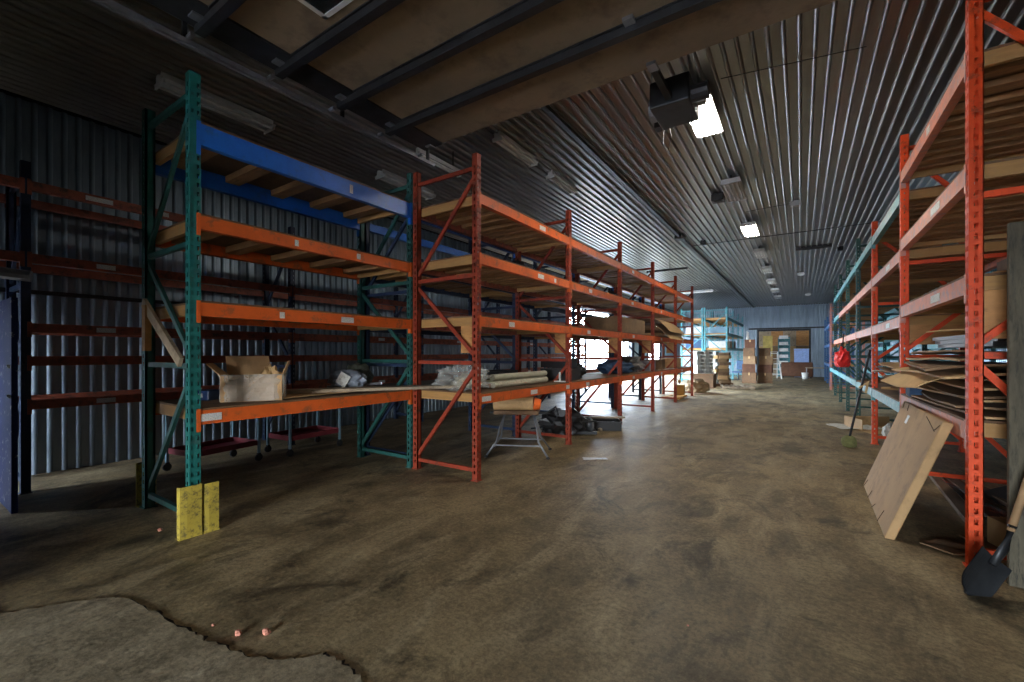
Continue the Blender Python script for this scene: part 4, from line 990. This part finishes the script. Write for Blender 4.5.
# debris under second bay
x,y = at(872,432,0)
t = thing('open_carton', 'collapsed open carton on the floor behind the third orange post', 'cardboard box', (x+.1,y+.4,0), .4)
b = MB(); b.box(-.4,.4,-.3,.3,0,.02); b.box(-.4,-.385,-.3,.3,.02,.22); b.box(-.4,.4,.285,.3,.02,.22); b.build('carton_body', M_CARD, t)
b = MB(); b.box(-.4,.4,-.60,-.305,.005,.018); b.build('flap', M_CARDY, t)
x,y = at(853,428,0); sheet('plastic_sheet', 'crumpled white plastic on the floor by the olive broom head', 'plastic sheet', (x,y,.03), .7,.6, M_WHITEP, .003, .025, .4, seed=15)
x,y = at(882,437,0); blob('white_bag', 'small white plastic bag on the floor behind leaning carton', 'plastic bag', (x+.1,y,0), (.10,.14,.14), M_WHITEP, 75, amp=.4)
# stuff under near bay: grey plastic film, cardboard bits
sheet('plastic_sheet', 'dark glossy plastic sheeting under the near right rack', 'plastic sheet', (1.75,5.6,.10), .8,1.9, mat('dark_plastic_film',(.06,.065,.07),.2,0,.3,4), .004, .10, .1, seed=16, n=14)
sheet('cardboard_sheet', 'flattened carton on the floor behind nearest orange post', 'cardboard', (1.30,4.72,.02), .35,.5, M_CARD2, .012, .010, .3, seed=17)
sheet('cardboard_sheet', 'brown carton scrap by the foot of nearest orange post', 'cardboard', (.95,4.62,.012), .28,.22, M_CARD2, .01, .006, .8, seed=18)
carton('small brown box standing behind the shovel blade', (1.34,4.75,.04), .22,.25,.20, .3, M_CARD)
for i in range(3):
    b = MB(); b.box(-.05,.05,-.9,.9,0,.04); o = b.build('floor_timber', M_WOODD); o.location = (1.3+.2*i,6.3,.0); o.rotation_euler = (0,0,.1*i-.05); tag(o, 'dark timber on floor under the near right rack, '+('nearest aisle','middle','farthest in')[i], 'timber', 'timbers under the right rack')
# weathered upright board
b = MB(); b.box(0,.42,-.02,.02,0,2.34); o = b.build('upright_board', M_WEATH, None, .004); o.location = (1.115,4.12,0); tag(o, 'weathered dark board standing upright at right edge of view', 'board')
# shovel
t = thing('shovel', 'steel shovel with wooden handle leaning beside the upright board', 'shovel', (.86,3.78,0))
O_ = Vector((.86,3.78,0)); tip = Vector((0,0,.012)); soc = Vector((1.05,3.93,.29))-O_; end = Vector((1.29,4.05,1.20))-O_
ax = (soc-tip).normalized(); sd = Vector((CA,SA,0)); sd = (sd-ax*sd.dot(ax)).normalized(); nm_ = sd.cross(ax)
b = MB(); b.smooth=True; b.tube([tuple(soc+(end-soc)*.12),tuple(end)], .019, 10); b.build('handle', mat('ash_handle',(.36,.22,.11),.6,0,.2,6), t)
b = MB(); b.smooth=True; b.tube([tuple(tip+ax*.24),tuple(soc),tuple(soc+(end-soc)*.16)], [.02,.024,.023], 10); b.build('socket', M_DARKSTEEL, t)
bl = []; N=10; BL=.29
for j in range(N+1):
    v = j/N; wv = .112*min(1, math.sqrt(max(0,1-(1-min(1,v*2.6+.02))**2)))
    for i_ in range(N+1):
        u = i_/N*2-1; bl.append(tip + ax*(BL*v) + sd*(u*wv) - nm_*(.03*(1-u*u)*(1-.3*v)))
q = len(bl); bl += [p_ + nm_*.004 for p_ in bl]; fs = []
for j in range(N):
    for i_ in range(N): k=j*(N+1)+i_; fs += [(k,k+1,k+N+2,k+N+1),(q+k,q+k+N+1,q+k+N+2,q+k+1)]
b = MB(); b.add(bl, fs); b.build('blade', M_DARKSTEEL, t)

# ------------------------------------------------------------------ wall details
for i,(y) in enumerate((-1,)): pass
b = MB(); b.box(XL+.001, XL+.06, YF+.1, D1[0]-.2, 2.22, 2.27); struct(b.build('trim_2', M_DARKSTEEL))

# ------------------------------------------------------------------ light
w = bpy.data.worlds.new('World'); scn.world = w; w.use_nodes = True
wn = w.node_tree; bg = wn.nodes['Background']
sky = wn.nodes.new('ShaderNodeTexSky'); sky.sky_type = 'NISHITA'; sky.sun_disc = False; sky.sun_elevation = math.radians(38); sky.sun_rotation = math.radians(120); sky.dust_density = 3; sky.air_density = 1.2
mx = wn.nodes.new('ShaderNodeMixRGB'); mx.inputs['Fac'].default_value = .75; mx.inputs['Color2'].default_value = (.70,.79,.92,1)
sc = wn.nodes.new('ShaderNodeMixRGB'); sc.blend_type = 'MULTIPLY'; sc.inputs['Fac'].default_value = 1; sc.inputs['Color2'].default_value = (.25,.25,.25,1)
wn.links.new(sky.outputs['Color'], sc.inputs['Color1']); wn.links.new(sc.outputs['Color'], mx.inputs['Color1'])
wn.links.new(mx.outputs['Color'], bg.inputs['Color']); bg.inputs['Strength'].default_value = 60.0
def portal(loc, rot, sx, sy):
    l = bpy.data.lights.new('daylight_portal','AREA'); l.shape = 'RECTANGLE'; l.size = sx; l.size_y = sy; l.cycles.is_portal = True
    o = bpy.data.objects.new('daylight_portal', l); COL.objects.link(o); o.location = loc; o.rotation_euler = rot
portal((XL-.26,(D1[0]+D1[1])/2,DH/2), (0,-PI/2,0), DH, D1[1]-D1[0])
portal((XL-.26,(D2[0]+D2[1])/2,DH/2), (0,-PI/2,0), DH, D2[1]-D2[0])
portal(((VO0+VO1)/2,VY-.22,VOZ/2), (PI/2,0,0), VO1-VO0, VOZ)

portal(((PD0+PD1)/2,YF-.22,PDZ/2), (PI/2,0,0), PD1-PD0, PDZ)
# ------------------------------------------------------------------ camera
cam = bpy.data.cameras.new('Camera'); co = bpy.data.objects.new('Camera', cam); COL.objects.link(co); scn.camera = co
cam.sensor_fit = 'HORIZONTAL'; cam.sensor_width = 36; cam.lens = 36*FPX/1024
cam.shift_y = (HOR-341)/1024
cam.clip_start = .02; cam.clip_end = 300
co.location = (0,0,H); co.rotation_euler = (PI/2, 0, YAW)
vs_ = scn.view_settings; vs_.view_transform = 'Standard'; vs_.look = 'None'; vs_.gamma = 1; vs_.use_curve_mapping = False; vs_.exposure = -0.1
